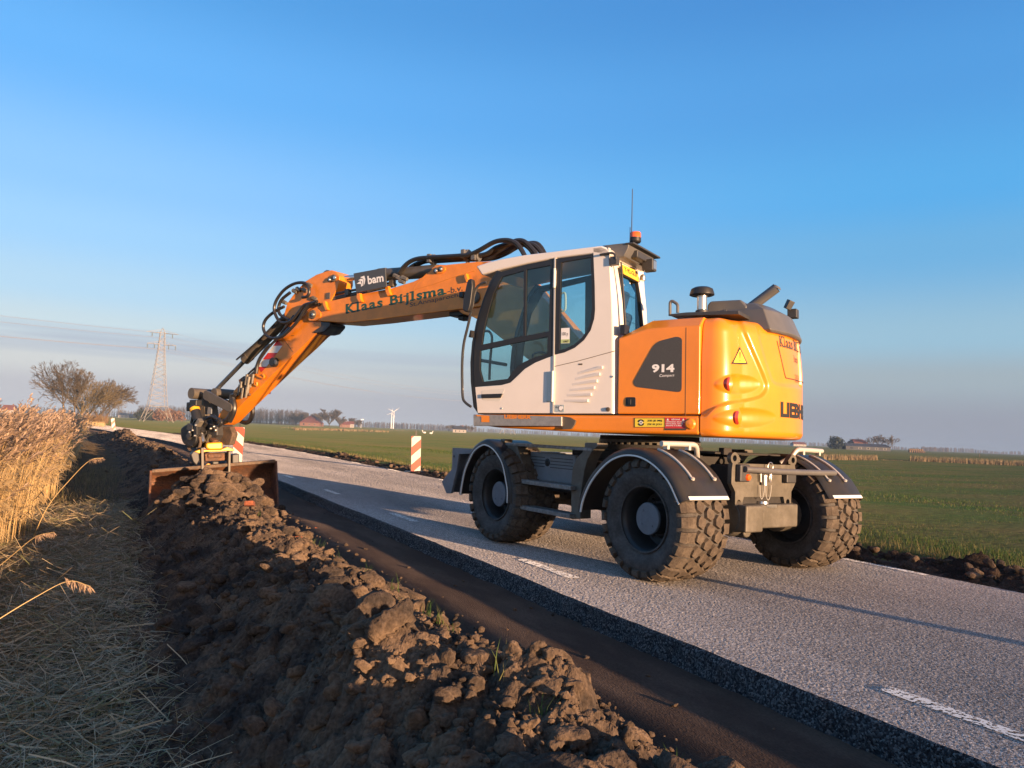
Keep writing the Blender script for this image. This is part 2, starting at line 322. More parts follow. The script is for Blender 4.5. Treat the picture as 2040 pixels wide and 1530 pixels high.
# road slab with its freshly cut, crumbling left edge
ys = [-30,-12,-6,-3,-2]
while ys[-1] < 30: ys.append(ys[-1]+max(.0165, .0042*ys[-1]))
ys += list(np.arange(30.3, 60, .3)) + [62,66,70,76,83,91,100,112,126,145,170,210]
prof = [(-.050,-.172),(-.034,-.138),(-.02,-.095),(-.014,-.052),(-.008,-.016),(.014,-.002)]
dm = np.arange(.032, RW-.03, .0165); m_ = len(prof)+len(dm)+3; nys = len(ys)
V = np.zeros((nys, m_, 3)); YA = np.array(ys); XA = np.array([xo(y) for y in ys])
for j, Y in enumerate(ys):
    w0 = .035*noise.noise(Vector((Y*.5, 0, 2)))
    for k, (d, z) in enumerate(prof):
        a = noise.noise(Vector((Y*2.2, k*.9, 0)))*.035 + noise.noise(Vector((Y*11, k*2.3, 7)))*.022 + noise.noise(Vector((Y*28, k*3.3, 9)))*.014
        d = d + a*(1.6, 1.3, 1, .8, .6, .35)[k] + w0
        if 0 < k < 5: z += .014*noise.noise(Vector((Y*14, k*5, 3)))
        V[j, k] = (d+XA[j], Y, z)
    t = np.exp(-dm/.25)
    V[j, 6:6+len(dm), 0] = dm+XA[j]+w0*t; V[j, 6:6+len(dm), 1] = Y
V[:, 6:6+len(dm), 2] = np.clip(rng.normal(0, .00035, (nys, len(dm))), -.005, .004)*np.clip(np.gradient(YA)/.0165, 1, 5)[:, None]**.85 - .003      # stone chips standing out of the binder
V[:, 6:6+len(dm), 1] += rng.uniform(-.3, .3, (nys, len(dm)))*np.minimum(np.gradient(YA), .02)[:, None]
for q, (d, z) in enumerate(((RW, -.012), (RW+.03, -.09), (RW+.03, -.2))): V[:, m_-3+q, 0] = d+XA; V[:, m_-3+q, 1] = YA; V[:, m_-3+q, 2] = z
J, I = np.meshgrid(np.arange(nys-1), np.arange(m_-1), indexing='ij'); I = I.ravel(); J = J.ravel()
F = np.stack([J*m_+I, J*m_+I+1, (J+1)*m_+I+1, (J+1)*m_+I], 1)
road = tag(raw_mesh('road', V.reshape(-1, 3), F, [M_ASPH, M_ASPHSIDE], mi=(I < 5).astype(int)), kind='structure')
road.data.polygons.foreach_set('use_smooth', (I < 5))

# worn edge dashes: 1 m of paint, 3 m of gap
M_PAINT = bpy.data.materials.new('worn_road_paint'); M_PAINT.use_nodes = True
def _paint(m):
    n = m.node_tree.nodes; l = m.node_tree.links; b = n['Principled BSDF']; b.inputs['Base Color'].default_value = (.78, .76, .72, 1); b.inputs['Diffuse Roughness'].default_value = 1; b.inputs['Roughness'].default_value = .9; b.inputs['Specular IOR Level'].default_value = .1
    t = n.new('ShaderNodeTexCoord'); z = n.new('ShaderNodeTexVoronoi'); z.inputs['Scale'].default_value = 62; l.new(t.outputs['Object'], z.inputs['Vector'])
    z2 = n.new('ShaderNodeTexNoise'); z2.inputs['Scale'].default_value = 9; z2.inputs['Detail'].default_value = 3; l.new(t.outputs['Object'], z2.inputs['Vector'])
    s = n.new('ShaderNodeSeparateColor'); l.new(z.outputs['Color'], s.inputs[0])
    a = nmath('ADD', s.outputs[0], nmath('MULTIPLY', z2.outputs['Fac'], 1.1, nodes=n, links=l), nodes=n, links=l)
    x = n.new('ShaderNodeMapRange'); x.inputs['From Min'].default_value = .84; x.inputs['From Max'].default_value = 1.0; l.new(a, x.inputs['Value'])
    l.new(x.outputs[0], b.inputs['Alpha'])
_paint(M_PAINT)
for side, d0, y0, rng_ in ((0, .47, 1.75, range(-1, 14)), (1, 4.36, 5.13-4.27, range(-1, 14))):
    for k in rng_:
        a = y0+4.27*k; pts = []
        for q in range(6):
            Y = a+1.05*q/5; wv = .008*math.sin(Y*9)
            pts += [(d0-.055+wv+xo(Y), Y, .004), (d0+.055-wv+xo(Y), Y, .004)]
        o = raw_mesh('road_marking', pts, [(2*q, 2*q+1, 2*q+3, 2*q+2) for q in range(5)], M_PAINT); tag(o, kind='structure')

# ------------------------------------------------------------------ dug earth
def clod(d, Y, s, seed):
    """one level of clods: cells of different height, each broken off at its own tilt, with cracks between"""
    P = Vector((d/s, Y/s, seed)); ds, pts = noise.voronoi(P); r_ = noise.cell_vector(pts[0]*7.3); o = P-pts[0]
    h = .5+.42*r_.x+.75*(o.x*r_.y+o.y*r_.z)
    return max(0, h)*min(1.0, (ds[1]-ds[0])*5.5)**.5
def bank_z(d, Y):
    wob = .22*noise.noise(Vector((Y*.55, 0, 11))); hvar = noise.noise(Vector((Y*.45, 4, 2)))
    edge = .10*noise.noise(Vector((Y*1.7, 9, 1))) + .05*noise.noise(Vector((Y*6, 9, 1)))
    c = d+2.08+wob
    near = ss(9, 3, Y)
    h = (.22+.09*hvar)*math.exp(-(c/.52)**2) + .10*ss(-2.9, -2.2, d)*near
    h += .42*math.exp(-((Y-52)/3.0)**2)*math.exp(-((d+1.9)/.8)**2)
    h += .30*math.exp(-((Y-17.2)/1.6)**2)*math.exp(-((d+1.7)/.7)**2)
    pile = math.exp(-((Y-13.15)/.85)**2)*math.exp(-(abs(d+1.78)/.92)**3)
    h = max(h*(1-.35*pile), 0) + .40*pile
    h += .34*math.exp(-((Y+1.6)/1.2)**2)*math.exp(-((d+1.5)/.75)**2)
    h += .22*math.exp(-((Y-2.75)/.35)**2)*math.exp(-((d+1.70)/.26)**2)
    h += .20*math.exp(-((Y-3.5)/.5)**2)*math.exp(-((d+2.25)/.30)**2)
    m = ss(-.93+edge, -1.35+edge, d)*ss(-3.45+edge*2, -2.75+edge, d)
    base = -.205 - .16*ss(-1.2, -3.1, d)
    det = .14*clod(d+.06*noise.noise(Vector((d*6, Y*6, 0))), Y, .42, 1.5) + .07*clod(d+.03*noise.noise(Vector((d*14, Y*14, 5))), Y, .13, 4.5) + .034*clod(d, Y, .055, 7.5)
    det += .10*noise.noise(Vector((d*1.9, Y*1.9, 3))) + .02*noise.noise(Vector((d*17, Y*17, 6))) + .013*noise.noise(Vector((d*42, Y*42, 6)))
    amp = (.85+.15*ss(-2.9, -2.0, d))*(.45+.55*ss(-1.05, -1.75, d))
    return base + m*(h + amp*det) - (1-m)*.03
yb = [-3.0]
while yb[-1] < 64: yb.append(yb[-1] + (.06 if yb[-1] < .8 else .019+.0031*max(0, yb[-1]-2.2)))
db = list(np.arange(-3.5, -.78, .0215))
V = [(d+xo(Y), Y, bank_z(d, Y)) for Y in yb for d in db]; nd = len(db)
F = [(j*nd+i, j*nd+i+1, (j+1)*nd+i+1, (j+1)*nd+i) for j in range(len(yb)-1) for i in range(nd-1)]
bank = tag(raw_mesh('earth_bank', V, F, M_SOIL), kind='structure')
def strip_z(d, Y):
    e = .08*noise.noise(Vector((Y*1.4, 2, 8))); m = ss(4.50, 4.62, d)*ss(5.75+e, 5.35+e, d)
    h = .02 + .08*max(0, noise.noise(Vector((Y*.8, d*.8, 9)))) + .12*math.exp(-((Y-5.2)/.55)**2)*math.exp(-((d-5.25)/.3)**2) + .2*math.exp(-((Y-32)/.8)**2)*math.exp(-((d-5.2)/.3)**2)
    return -.16 + m*(h + .13*clod(d, Y, .26, 2.5) + .055*clod(d, Y, .09, 5.5) + .012*noise.noise(Vector((d*30, Y*30, 1)))) + .05*ss(5.2, 5.8, d)
yb2 = [1.0]
while yb2[-1] < 75: yb2.append(yb2[-1] + .03+.004*max(0, yb2[-1]-4))
db2 = list(np.arange(4.47, 5.92, .032))
V = [(d+xo(Y), Y, strip_z(d, Y)) for Y in yb2 for d in db2]; nd = len(db2)
F = [(j*nd+i, j*nd+i+1, (j+1)*nd+i+1, (j+1)*nd+i) for j in range(len(yb2)-1) for i in range(nd-1)]
tag(raw_mesh('earth_strip', V, F, M_SOILSHADE), kind='structure')

# loose clods and crumbs
def ico(sub):
    bm = bmesh.new(); bmesh.ops.create_icosphere(bm, subdivisions=sub, radius=1); v = np.array([x.co[:] for x in bm.verts]); f = np.array([[y.index for y in x.verts] for x in bm.faces]); bm.free(); return v, f
LUMPS = []
for sub in (3, 2):
    for k in range(10):
        v, f = ico(sub); o = []; cuts = [(Vector(rng.normal(size=3)).normalized(), rng.uniform(.5, .85)) for _ in range(9)]
        for p in v:
            q = Vector(p); a = min([1.0]+[pc/max(1e-6, q.dot(pn)) for pn, pc in cuts if q.dot(pn) > 0])*1.15 + .24*noise.noise(q*1.3+Vector((k*9.1, 0, 0))) + .13*noise.noise(q*3.1+Vector((0, k*5.3, 0))) + .13*noise.noise(q*7+Vector((0, 0, k*3.7))) + .07*noise.noise(q*15)
            o.append((q*a)[:])
        LUMPS.append((np.array(o), f))
def lumps(name, places, m, kind='stuff'):
    VV = []; FF = []; k = 0
    for (x, y, z, s, hi) in places:
        v, f = LUMPS[(0 if hi else 10)+int(rng.integers(10))]
        a = rng.uniform(0, 6.28); c_, s_ = math.cos(a), math.sin(a); t = v*np.array([s*rng.uniform(.7, 1.3), s*rng.uniform(.7, 1.3), s*rng.uniform(.45, .85)])
        b_ = rng.uniform(-.6, .6); t = np.stack([t[:, 0], t[:, 1]*math.cos(b_)-t[:, 2]*math.sin(b_), t[:, 1]*math.sin(b_)+t[:, 2]*math.cos(b_)], 1)
        t = np.stack([t[:, 0]*c_-t[:, 1]*s_+x, t[:, 0]*s_+t[:, 1]*c_+y, t[:, 2]+z], 1); VV.append(t); FF.append(f+k); k += len(v)
    return tag(raw_mesh(name, np.concatenate(VV), np.concatenate(FF), m), kind=kind)
pl_ = []
for i in range(3200):
    Y = 1.2+15*rng.random()**1.7; d = rng.normal(-2.05, .62)
    if not -3.3 < d < -.9: continue
    s = float(np.clip(rng.lognormal(-3.85, .60), .007, .085))*(.45+.55*ss(-1.0, -1.6, d)); pl_.append((d+xo(Y), Y, bank_z(d, Y)+s*.25, s, Y < 7 and s > .03))
for i in range(150):                                              # crumbs along the trench wall and on its floor
    Y = 1.5+14*rng.random()**1.5; d = -.98+abs(rng.normal(0, .09)) if rng.random() < .75 else rng.uniform(-.95, -.1); s = float(np.clip(rng.lognormal(-4.3, .5), .005, .04)); pl_.append((d, Y, -.158+s*.3, s, False))
for i in range(420):
    Y = 11.9+2.0*rng.random(); d = rng.uniform(-2.75, -.8); s = float(np.clip(rng.lognormal(-2.95, .5), .02, .13)); pl_.append((d, Y, bank_z(d, Y)+s*.3, s, s > .07))
for i in range(500):
    Y = 18+40*rng.random(); d = rng.normal(-1.8, .5); s = rng.uniform(.03, .10); pl_.append((d+xo(Y), Y, bank_z(d, Y)+s*.3, s, False))
for i in range(420):
    Y = 3.5+30*rng.random()**1.6; d = rng.normal(5.15, .25); s = rng.uniform(.02, .09)
    if d > 4.6: pl_.append((d+xo(Y), Y, strip_z(d, Y)+s*.3, s, False))
lumps('soil_clods', pl_, M_SOIL)
# slabs of clay that broke off flat
SL_ = []
for k in range(12):
    v, f = ico(3); cuts = [(Vector((0, 0, 1)), rng.uniform(.25, .4)), (Vector((0, 0, -1)), rng.uniform(.25, .4))]+[(Vector((math.cos(a), math.sin(a), rng.normal(0, .35))).normalized(), rng.uniform(.5, .9)) for a in np.linspace(0, 6.28, 7)[:-1]+rng.normal(0, .3, 6)]; o = []
    for p in v:
        q = Vector(p); a = min([1.0]+[pc/max(1e-6, q.dot(pn)) for pn, pc in cuts if q.dot(pn) > 0]); o.append((q*(a*(1+.16*noise.noise(q*3.5+Vector((k*7.7, 0, 0)))+.09*noise.noise(q*9)+.05*noise.noise(q*19))))[:])
    SL_.append((np.array(o), f))
VV = []; FF = []; k0 = 0
for i in range(170):
    Y = 2.0+11*rng.random()**1.4; d = float(np.clip(rng.normal(-1.85, .5), -3.0, -1.15)); s_ = float(np.clip(rng.lognormal(-2.55, .38), .045, .17)); v, f = SL_[i % 12]
    M_ = np.array(Matrix.Rotation(rng.uniform(0, 6.28), 3, 'Z') @ Matrix.Rotation(rng.normal(0, .55), 3, 'X') @ Matrix.Rotation(rng.normal(0, .45), 3, 'Y')); VV.append((v*np.array([s_*rng.uniform(.8, 1.4), s_*rng.uniform(.7, 1.1), s_])) @ M_.T+np.array([d, Y, bank_z(d, Y)+s_*.12])); FF.append(f+k0); k0 += len(v)
tag(raw_mesh('clay_slabs', np.concatenate(VV), np.concatenate(FF), M_SOIL), kind='stuff')
# fine crumbs
v0_, f0_ = ico(1); n_ = 12000; Yc = 1.1+13*rng.random(n_)**1.6; dc = np.clip(rng.normal(-1.95, .62, n_), -3.25, -.93); sc_ = np.clip(rng.lognormal(-4.85, .45, n_), .004, .022); zc = np.array([bank_z(a, b) for a, b in zip(dc, Yc)])
VV = v0_[None]*(sc_[:, None, None]*rng.uniform(.6, 1.25, (n_, len(v0_), 1)))*np.array([1, 1, .75])+np.stack([dc, Yc, zc+sc_*.3], 1)[:, None]
tag(raw_mesh('soil_crumbs', VV.reshape(-1, 3), (f0_[None]+np.arange(n_)[:, None, None]*len(v0_)).reshape(-1, 3), M_SOIL), kind='stuff')

# ------------------------------------------------------------------ grass, straw, reeds
def blades(name, base, hgt, wid, lean, m, az=None, segs=1):
    """base (n,3) with arrays of height, width and horizontal lean; triangles, or two quads and a tip for bent blades"""
    n_ = len(base); a = rng.uniform(0, 6.283, n_) if az is None else az; fx, fy = np.cos(a), np.sin(a); b = a+1.57+rng.normal(0, .5, n_)
    wx, wy = np.cos(b)*wid/2, np.sin(b)*wid/2; z0 = np.zeros(n_)
    p0 = base+np.stack([wx, wy, z0], 1); p1 = base-np.stack([wx, wy, z0], 1)
    if segs == 1:
        tip = base+np.stack([fx*lean, fy*lean, hgt], 1); V = np.stack([p0, p1, tip], 1).reshape(-1, 3); return raw_mesh(name, V, np.arange(3*n_).reshape(-1, 3), m)
    mid = base+np.stack([fx*lean*.35, fy*lean*.35, hgt*.62], 1); tip = base+np.stack([fx*lean, fy*lean, hgt], 1); k = .75
    V = np.stack([p0, p1, mid-np.stack([wx, wy, z0], 1)*k, mid+np.stack([wx, wy, z0], 1)*k, tip], 1).reshape(-1, 3); i = np.arange(n_)*5
    F = np.concatenate([np.stack([i, i+1, i+2], 1), np.stack([i, i+2, i+3], 1), np.stack([i+3, i+2, i+4], 1)]); return raw_mesh(name, V, F, m)
M_GRASS = island_mat('grass_blades', [(.036, .085, .018), (.056, .118, .026), (.080, .13, .034), (.125, .138, .048), (.20, .17, .075)], trans=.25, spec=.15)
M_DRYGR = island_mat('dry_grass', [(.10, .12, .04), (.24, .19, .08), (.34, .26, .12)], trans=.2)
M_STRAW = island_mat('straw', [(.15, .11, .065), (.36, .275, .17), (.56, .45, .29), (.32, .25, .16), (.17, .19, .08), (.46, .37, .26)], rough=.6)
n_ = 150000; t = rng.random(n_); Yg = 2.5+62*t**1.9; dg = 5.55+rng.gamma(1.15, 6.5, n_)*(.4+Yg/30)
xs_ = np.array([xo(y) for y in Yg]); zz = np.interp(dg, [5.5, 6.5, 10, 16, 26, 60], [.02, .02, -.06, -.26, -.5, -.5])
pat = np.array([noise.noise(Vector((a*.7, b*.35, 0))) for a, b in zip(dg[::1], Yg)])
hg = (rng.uniform(.03, .085, n_)*(1+.45*pat)); dist_ = np.sqrt((dg+3.4)**2+Yg**2)
tag(blades('grass', np.stack([dg+xs_, Yg, zz-.01], 1), hg, np.maximum(.004, dist_*.0007), hg*rng.uniform(.1, .9, n_), M_GRASS), kind='stuff')
n_ = 5200; Yg = 2.5+45*rng.random(n_)**1.6; dg = 5.62+np.abs(rng.normal(0, .14, n_)); xs_ = np.array([xo(y) for y in Yg]); hg = rng.uniform(.05, .20, n_)
tag(blades('verge_grass', np.stack([dg+xs_, Yg, np.full(n_, .0)], 1), hg, np.maximum(.005, Yg*.0006), hg*rng.uniform(.1, .7, n_), M_DRYGR), kind='stuff')

# straw of mown reed lying in the near verge
n_ = 68000; Yg = 1.2+15*rng.random(n_)**1.5; dg = -4.0+rng.normal(0, .75, n_); keep = (dg < -2.75+.25*np.sin(Yg*2.1)+.2*rng.normal(0, 1, n_)) & (dg > -6.2); Yg, dg = Yg[keep], dg[keep]; n_ = len(Yg)
zz = np.array([gz(d, y) for d, y in zip(dg, Yg)])+rng.random(n_)**2*.10+.004
a = rng.normal(.25, 1.3, n_); ln = .05+.33*rng.random(n_)**1.8; wd = rng.uniform(.0014, .0048, n_); tl = rng.normal(0, .26, n_)
dx, dy, dz = np.cos(a)*ln/2, np.sin(a)*ln/2, tl*ln/2; wx, wy = -np.sin(a)*wd/2, np.cos(a)*wd/2; wz = rng.normal(0, .5, n_)*wd; c_ = np.stack([dg, Yg, zz+np.abs(dz)], 1); D = np.stack([dx, dy, dz], 1); Wd = np.stack([wx, wy, wz], 1); K = np.stack([rng.normal(0, .03, n_)*ln*3, rng.normal(0, .03, n_)*ln*3, rng.uniform(-.03, .05, n_)*ln], 1)
V = np.stack([c_-D-Wd, c_-D+Wd, c_+K+Wd, c_+K-Wd, c_+D+Wd*.4, c_+D-Wd*.4], 1).reshape(-1, 3); i = np.arange(n_)*6
tag(raw_mesh('straw_litter', V, np.concatenate([np.stack([i, i+1, i+2, i+3], 1), np.stack([i+3, i+2, i+4, i+5], 1)]), M_STRAW), kind='stuff')
# stubble and thin grass in the same verge, and sprouts on the bank
n_ = 9000; Yg = 1.5+26*rng.random(n_)**1.3; dg = -4.1+rng.normal(0, .8, n_); keep = (dg < -2.75) & (dg > -6); Yg, dg = Yg[keep], dg[keep]; n_ = len(Yg); zz = np.array([gz(d, y) for d, y in zip(dg, Yg)]); hg = rng.uniform(.04, .22, n_)
tag(blades('stubble', np.stack([dg, Yg, zz], 1), hg, rng.uniform(.003, .006, n_), hg*rng.uniform(.1, .9, n_), island_mat('stubble', [(.08, .10, .03), (.22, .17, .08), (.33, .25, .14), (.10, .12, .04)], trans=.2), segs=2), kind='stuff')
P_ = []
for k in range(26):
    Y = 2.2+9*rng.random()**1.3; d = -1.05-abs(rng.normal(0, .42))
    for q in range(int(rng.integers(5, 16))): P_.append((d+rng.normal(0, .02), Y+rng.normal(0, .02), bank_z(d, Y)-.01))
P_ = np.array(P_); hg = rng.uniform(.05, .16, len(P_))
tag(blades('grass_sprouts', P_, hg, np.full(len(P_), .0045), hg*rng.uniform(.2, .9, len(P_)), M_GRASS, segs=2), kind='stuff')

def reed(V, F, MI, base, h, az, lean, w, plume=True, leaves=3, npl=16, droop=.16):
    """a stem that leans, leaves, and a feathery plume hanging to one side"""
    ca, sa = math.cos(az), math.sin(az); P = []
    for k in range(5):
        t = k/4; P.append(Vector((base[0]+ca*lean*t**1.8, base[1]+sa*lean*t**1.8, base[2]+h*(t-.10*lean*t*t))))
    s = Vector((-sa, ca, 0)); s2 = Vector((ca*.7, sa*.7, .3))
    for u, ww in ((s, w), (s2, w)):
        k0 = len(V)
        for k, p in enumerate(P): q = u*(ww*(1-.55*k/4)/2); V.append((p-q)[:]); V.append((p+q)[:])
        for k in range(4): F.append((k0+2*k, k0+2*k+1, k0+2*k+3, k0+2*k+2)); MI.append(0)
    for q in range(leaves):
        t = rng.uniform(.2, .85); k = min(3, int(t*4)); p = P[k].lerp(P[k+1], t*4-k); b = az+rng.normal(0, .9); ll = rng.uniform(.16, .42); e = Vector((math.cos(b), math.sin(b), 0)); sd = Vector((-math.sin(b), math.cos(b), .3))*rng.uniform(.004, .009)*max(1, w/.006)
        a1 = p+e*ll*.5+Vector((0, 0, ll*.30)); a2 = p+e*ll+Vector((0, 0, ll*rng.uniform(-.25, .3))); k0 = len(V); V += [(p-sd*.5)[:], (p+sd*.5)[:], (a1+sd)[:], (a1-sd)[:], (a2+sd*.15)[:], (a2-sd*.15)[:]]; F += [(k0, k0+1, k0+2, k0+3), (k0+3, k0+2, k0+4, k0+5)]; MI += [0, 0]
    if plume:
        top = P[4]; dr = (P[4]-P[3]).normalized(); L_ = rng.uniform(.17, .27)
        for q in range(npl):
            t = q/npl; p = top-dr*(L_*.35)+dr*(L_*t) + Vector((ca, sa, -.6))*(droop*t*t*.5); b = az+rng.normal(0, .8); ll = L_*(.55-.28*t)*rng.uniform(.6, 1.2)
            e = Vector((math.cos(b)*.6, math.sin(b)*.6, rng.uniform(-.35, .55))); e = e+dr*.55; sd = Vector((-math.sin(b), math.cos(b), rng.uniform(-.5, .5)))*(.010*max(1, w/.007)); a1 = p+e*ll*.55; a2 = p+e*ll+Vector((0, 0, -droop*ll))
            k0 = len(V); V += [p[:], (a1+sd)[:], a2[:], (a1-sd)[:]]; F.append((k0, k0+1, k0+2, k0+3)); MI.append(1)
M_REED = island_mat('reed_stems', [(.42, .28, .12), (.58, .41, .19), (.66, .49, .25), (.50, .35, .16), (.34, .25, .13)], rough=.6, trans=.12)
M_PLUME = island_mat('reed_plumes', [(.33, .23, .155), (.46, .33, .23), (.58, .43, .31), (.40, .28, .19)], rough=.9, trans=.25, spec=.1)
V = []; F = []; MI = []
for i in range(5200):
    Y = 6.2+46*rng.random()**1.75
    ed = -4.52-.012*(Y-8)+.16*math.sin(Y*1.1)+.1*math.sin(Y*2.7) - .5*ss(10, 6.2, Y)
    d = ed-abs(rng.gamma(1.25, .62)); h = rng.normal(1.57, .15)*(1+.05*math.sin(Y*.9)) - .25*ss(.25, 0, ed-d)*rng.random()
    if d < -9: continue
    far = max(0, Y-9)
    reed(V, F, MI, (d+xo(Y), Y, gz(d, Y)), h, rng.normal(.15, .55), abs(rng.normal(.16, .16)), .0062+.00042*far, leaves=2 if Y > 18 else 3, npl=9 if Y > 20 else 15)
tag(raw_mesh('reed_bed', V, F, [M_REED, M_PLUME], mi=MI), kind='stuff')
# ================================================================== the excavator
ROOT = Vector((2.18, 7.126, 0.0))
U = Frame(ROOT, 29, 0, 1)                  # upper carriage: x forward, y left, z up
UC = Frame(ROOT, 6.6, -.4, 0)              # undercarriage
def crop(ox, oy, s): return lambda x, y: (ox+x/s, oy+y/s)
K1 = crop(880, 840, 5.1); K2 = crop(1280, 840, 4.25); K3 = crop(920, 460, 3.825); K4 = crop(1200, 520, 4.027); K5 = crop(480, 470, 4.08)
K6 = crop(280, 740, 5.466); K7 = crop(460, 620, 6.375); K8 = crop(900, 700, 6.8); K9 = crop(1180, 360, 6.375); K10 = crop(360, 770, 8.5); KW = crop(1130, 860, 4.934); KB = crop(780, 470, 6.375)
def xz(K, pts, y, fr=U): return [(lambda q: (q.x, q.z))(fr.at(K(*p), y=y)) for p in pts]
def p3(K, pts, fr=U, **k): return [fr.at(K(*p), **k) for p in pts]

M_OR = mat('orange_paint', (.82, .252, .013), rough=.34, coat=.45, var=.10, vscale=1.5)
M_ORW = mat('orange_paint_worn', (.80, .245, .013), rough=.42, coat=.2, var=.16, vscale=3.5)
M_WH = mat('white_paint', (.77, .71, .655), rough=.33, coat=.35, var=.05, vscale=2)
M_DK = mat('dark_plastic', (.045, .045, .048), rough=.5, var=.2, vscale=8)
M_GREY = mat('grey_paint', (.115, .112, .112), rough=.42, var=.15, vscale=4)
M_GREYD = mat('grille_plate', (.062, .060, .058), rough=.6, fine=.3, bscale=160)
M_CH = mat('chassis_paint', (.128, .115, .094), rough=.5, col2=(.085, .075, .058), vscale=5, fine=.08, bscale=30)
M_CHD = mat('chassis_grime', (.035, .032, .03), rough=.85, var=.3, vscale=9)
M_BOX = mat('toolbox_paint', (.18, .20, .225), rough=.5, var=.15, vscale=5)
M_STEP = mat('step_metal', (.26, .26, .25), rough=.5, metal=.3, col2=(.16, .155, .15), vscale=20, bump=.3, bscale=110)
M_TYRE = mat('tyre_rubber', (.088, .082, .078), rough=.82, col2=(.060, .054, .050), vscale=7, fine=.2, bscale=40, spec=.25)
M_TREAD = mat('tyre_tread', (.118, .096, .076), rough=.92, col2=(.075, .060, .048), vscale=9, fine=.2, bscale=60, spec=.15)
M_RIM = mat('rim_paint', (.026, .027, .029), rough=.5, var=.3, vscale=9)
M_HUB = mat('hub_paint', (.14, .165, .195), rough=.5, var=.15, vscale=12)
M_FEND = mat('fender_rubber', (.020, .021, .024), rough=.42, col2=(.032, .029, .027), vscale=4, spec=.35)
M_WSTR = mat('white_strip', (.78, .77, .74), rough=.5)
M_BLACK = mat('black_rubber', (.018, .018, .020), rough=.45, spec=.45)
M_HOSE = mat('hose_rubber', (.026, .024, .024), rough=.38, var=.2, vscale=20)
M_STEEL = mat('bright_steel', (.62, .60, .57), rough=.28, metal=.9)
M_ZINC = mat('zinc_tube', (.56, .54, .50), rough=.45, metal=.4)
M_CYL = mat('cylinder_paint', (.105, .088, .068), rough=.5, var=.2, vscale=6)
M_RUST = mat('rusty_steel', (.20, .085, .038), rough=.75, col2=(.095, .050, .032), vscale=5, fine=.35, bscale=40, bump=.3)
M_DIRTY = mat('dirty_steel', (.075, .055, .04), rough=.75, col2=(.13, .085, .055), vscale=9, fine=.3, bscale=50)
M_YEL = mat('yellow_orange_paint', (.85, .40, .02), rough=.4, var=.12, vscale=8)
M_GREENT = mat('green_lettering', (.012, .075, .055), rough=.5)
M_BLK = mat('black_lettering', (.02, .019, .018), rough=.5)
M_WHT = mat('white_lettering', (.82, .80, .78), rough=.5)
M_GLEG = mat('brown_lettering', (.075, .055, .035), rough=.5)
M_RED = mat('red_reflective', (.55, .035, .04), rough=.45)
M_YLW = mat('yellow_sticker', (.83, .62, .05), rough=.45)
M_AMB = mat('amber_lens', (.75, .12, .015), rough=.2, coat=.5)
M_REDL = mat('red_lens', (.26, .025, .015), rough=.2, coat=.5)
M_SEAT = mat('seat_fabric', (.035, .036, .04), rough=.9)
M_BEIGE = mat('cab_lining', (.30, .25, .20), rough=.8)
M_FIT = mat('grimy_fitting', (.20, .18, .15), rough=.5, metal=.3, var=.3, vscale=20)
M_RAIL = mat('aluminium_rail', (.34, .33, .32), rough=.4, metal=.35, var=.2, vscale=14)
M_GLASS = glass('tinted_glass', (.80, .91, .92))
M_BSIGN = mat('sign_board', (.062, .066, .072), rough=.5)

ex = tag(empty('excavator', ROOT), 'yellow wheeled excavator with a white cab and raised arm standing on the road', 'excavator')
def B(fr=U): return MB(fr, ROOT)

# lettering: outlines of the built-in typeface, laid on a surface by a function of (u, v)
_dg = None
def glyphs(txt, bold=0.0, spacing=1.0):
    c = bpy.data.curves.new('t', 'FONT'); c.body = txt; c.offset = bold; c.space_character = spacing; c.resolution_u = 3; o = bpy.data.objects.new('t', c); COL.objects.link(o)
    dg = bpy.context.evaluated_depsgraph_get(); dg.update(); me = bpy.data.meshes.new_from_object(o.evaluated_get(dg))
    v = [(a.co.x, a.co.y) for a in me.vertices]; f = [tuple(p.vertices) for p in me.polygons]; bpy.data.objects.remove(o); bpy.data.curves.remove(c); bpy.data.meshes.remove(me); return v, f
def letters(mb, txt, fn, mi=0, bold=.012, spacing=1.0, serif=None):
    v, f = glyphs(txt, bold, spacing)
    if serif:
        for (a, b, y0, y1) in serif(v): k = len(v); v += [(a, y0), (b, y0), (b, y1), (a, y1)]; f.append((k, k+1, k+2, k+3))
    x0 = min(p[0] for p in v); x1 = max(p[0] for p in v); y0 = min(p[1] for p in v); y1 = max(p[1] for p in v)
    mb.add([fn((p[0]-x0)/(x1-x0), (p[1]-y0)/(y1-y0)) for p in v], f, mi)
def quad(pts):                              # bottom-left, bottom-right, top-right, top-left
    a, b, c, d = [Vector(p) for p in pts]
    return lambda u, v: a*(1-u)*(1-v)+b*u*(1-v)+c*u*v+d*(1-u)*v
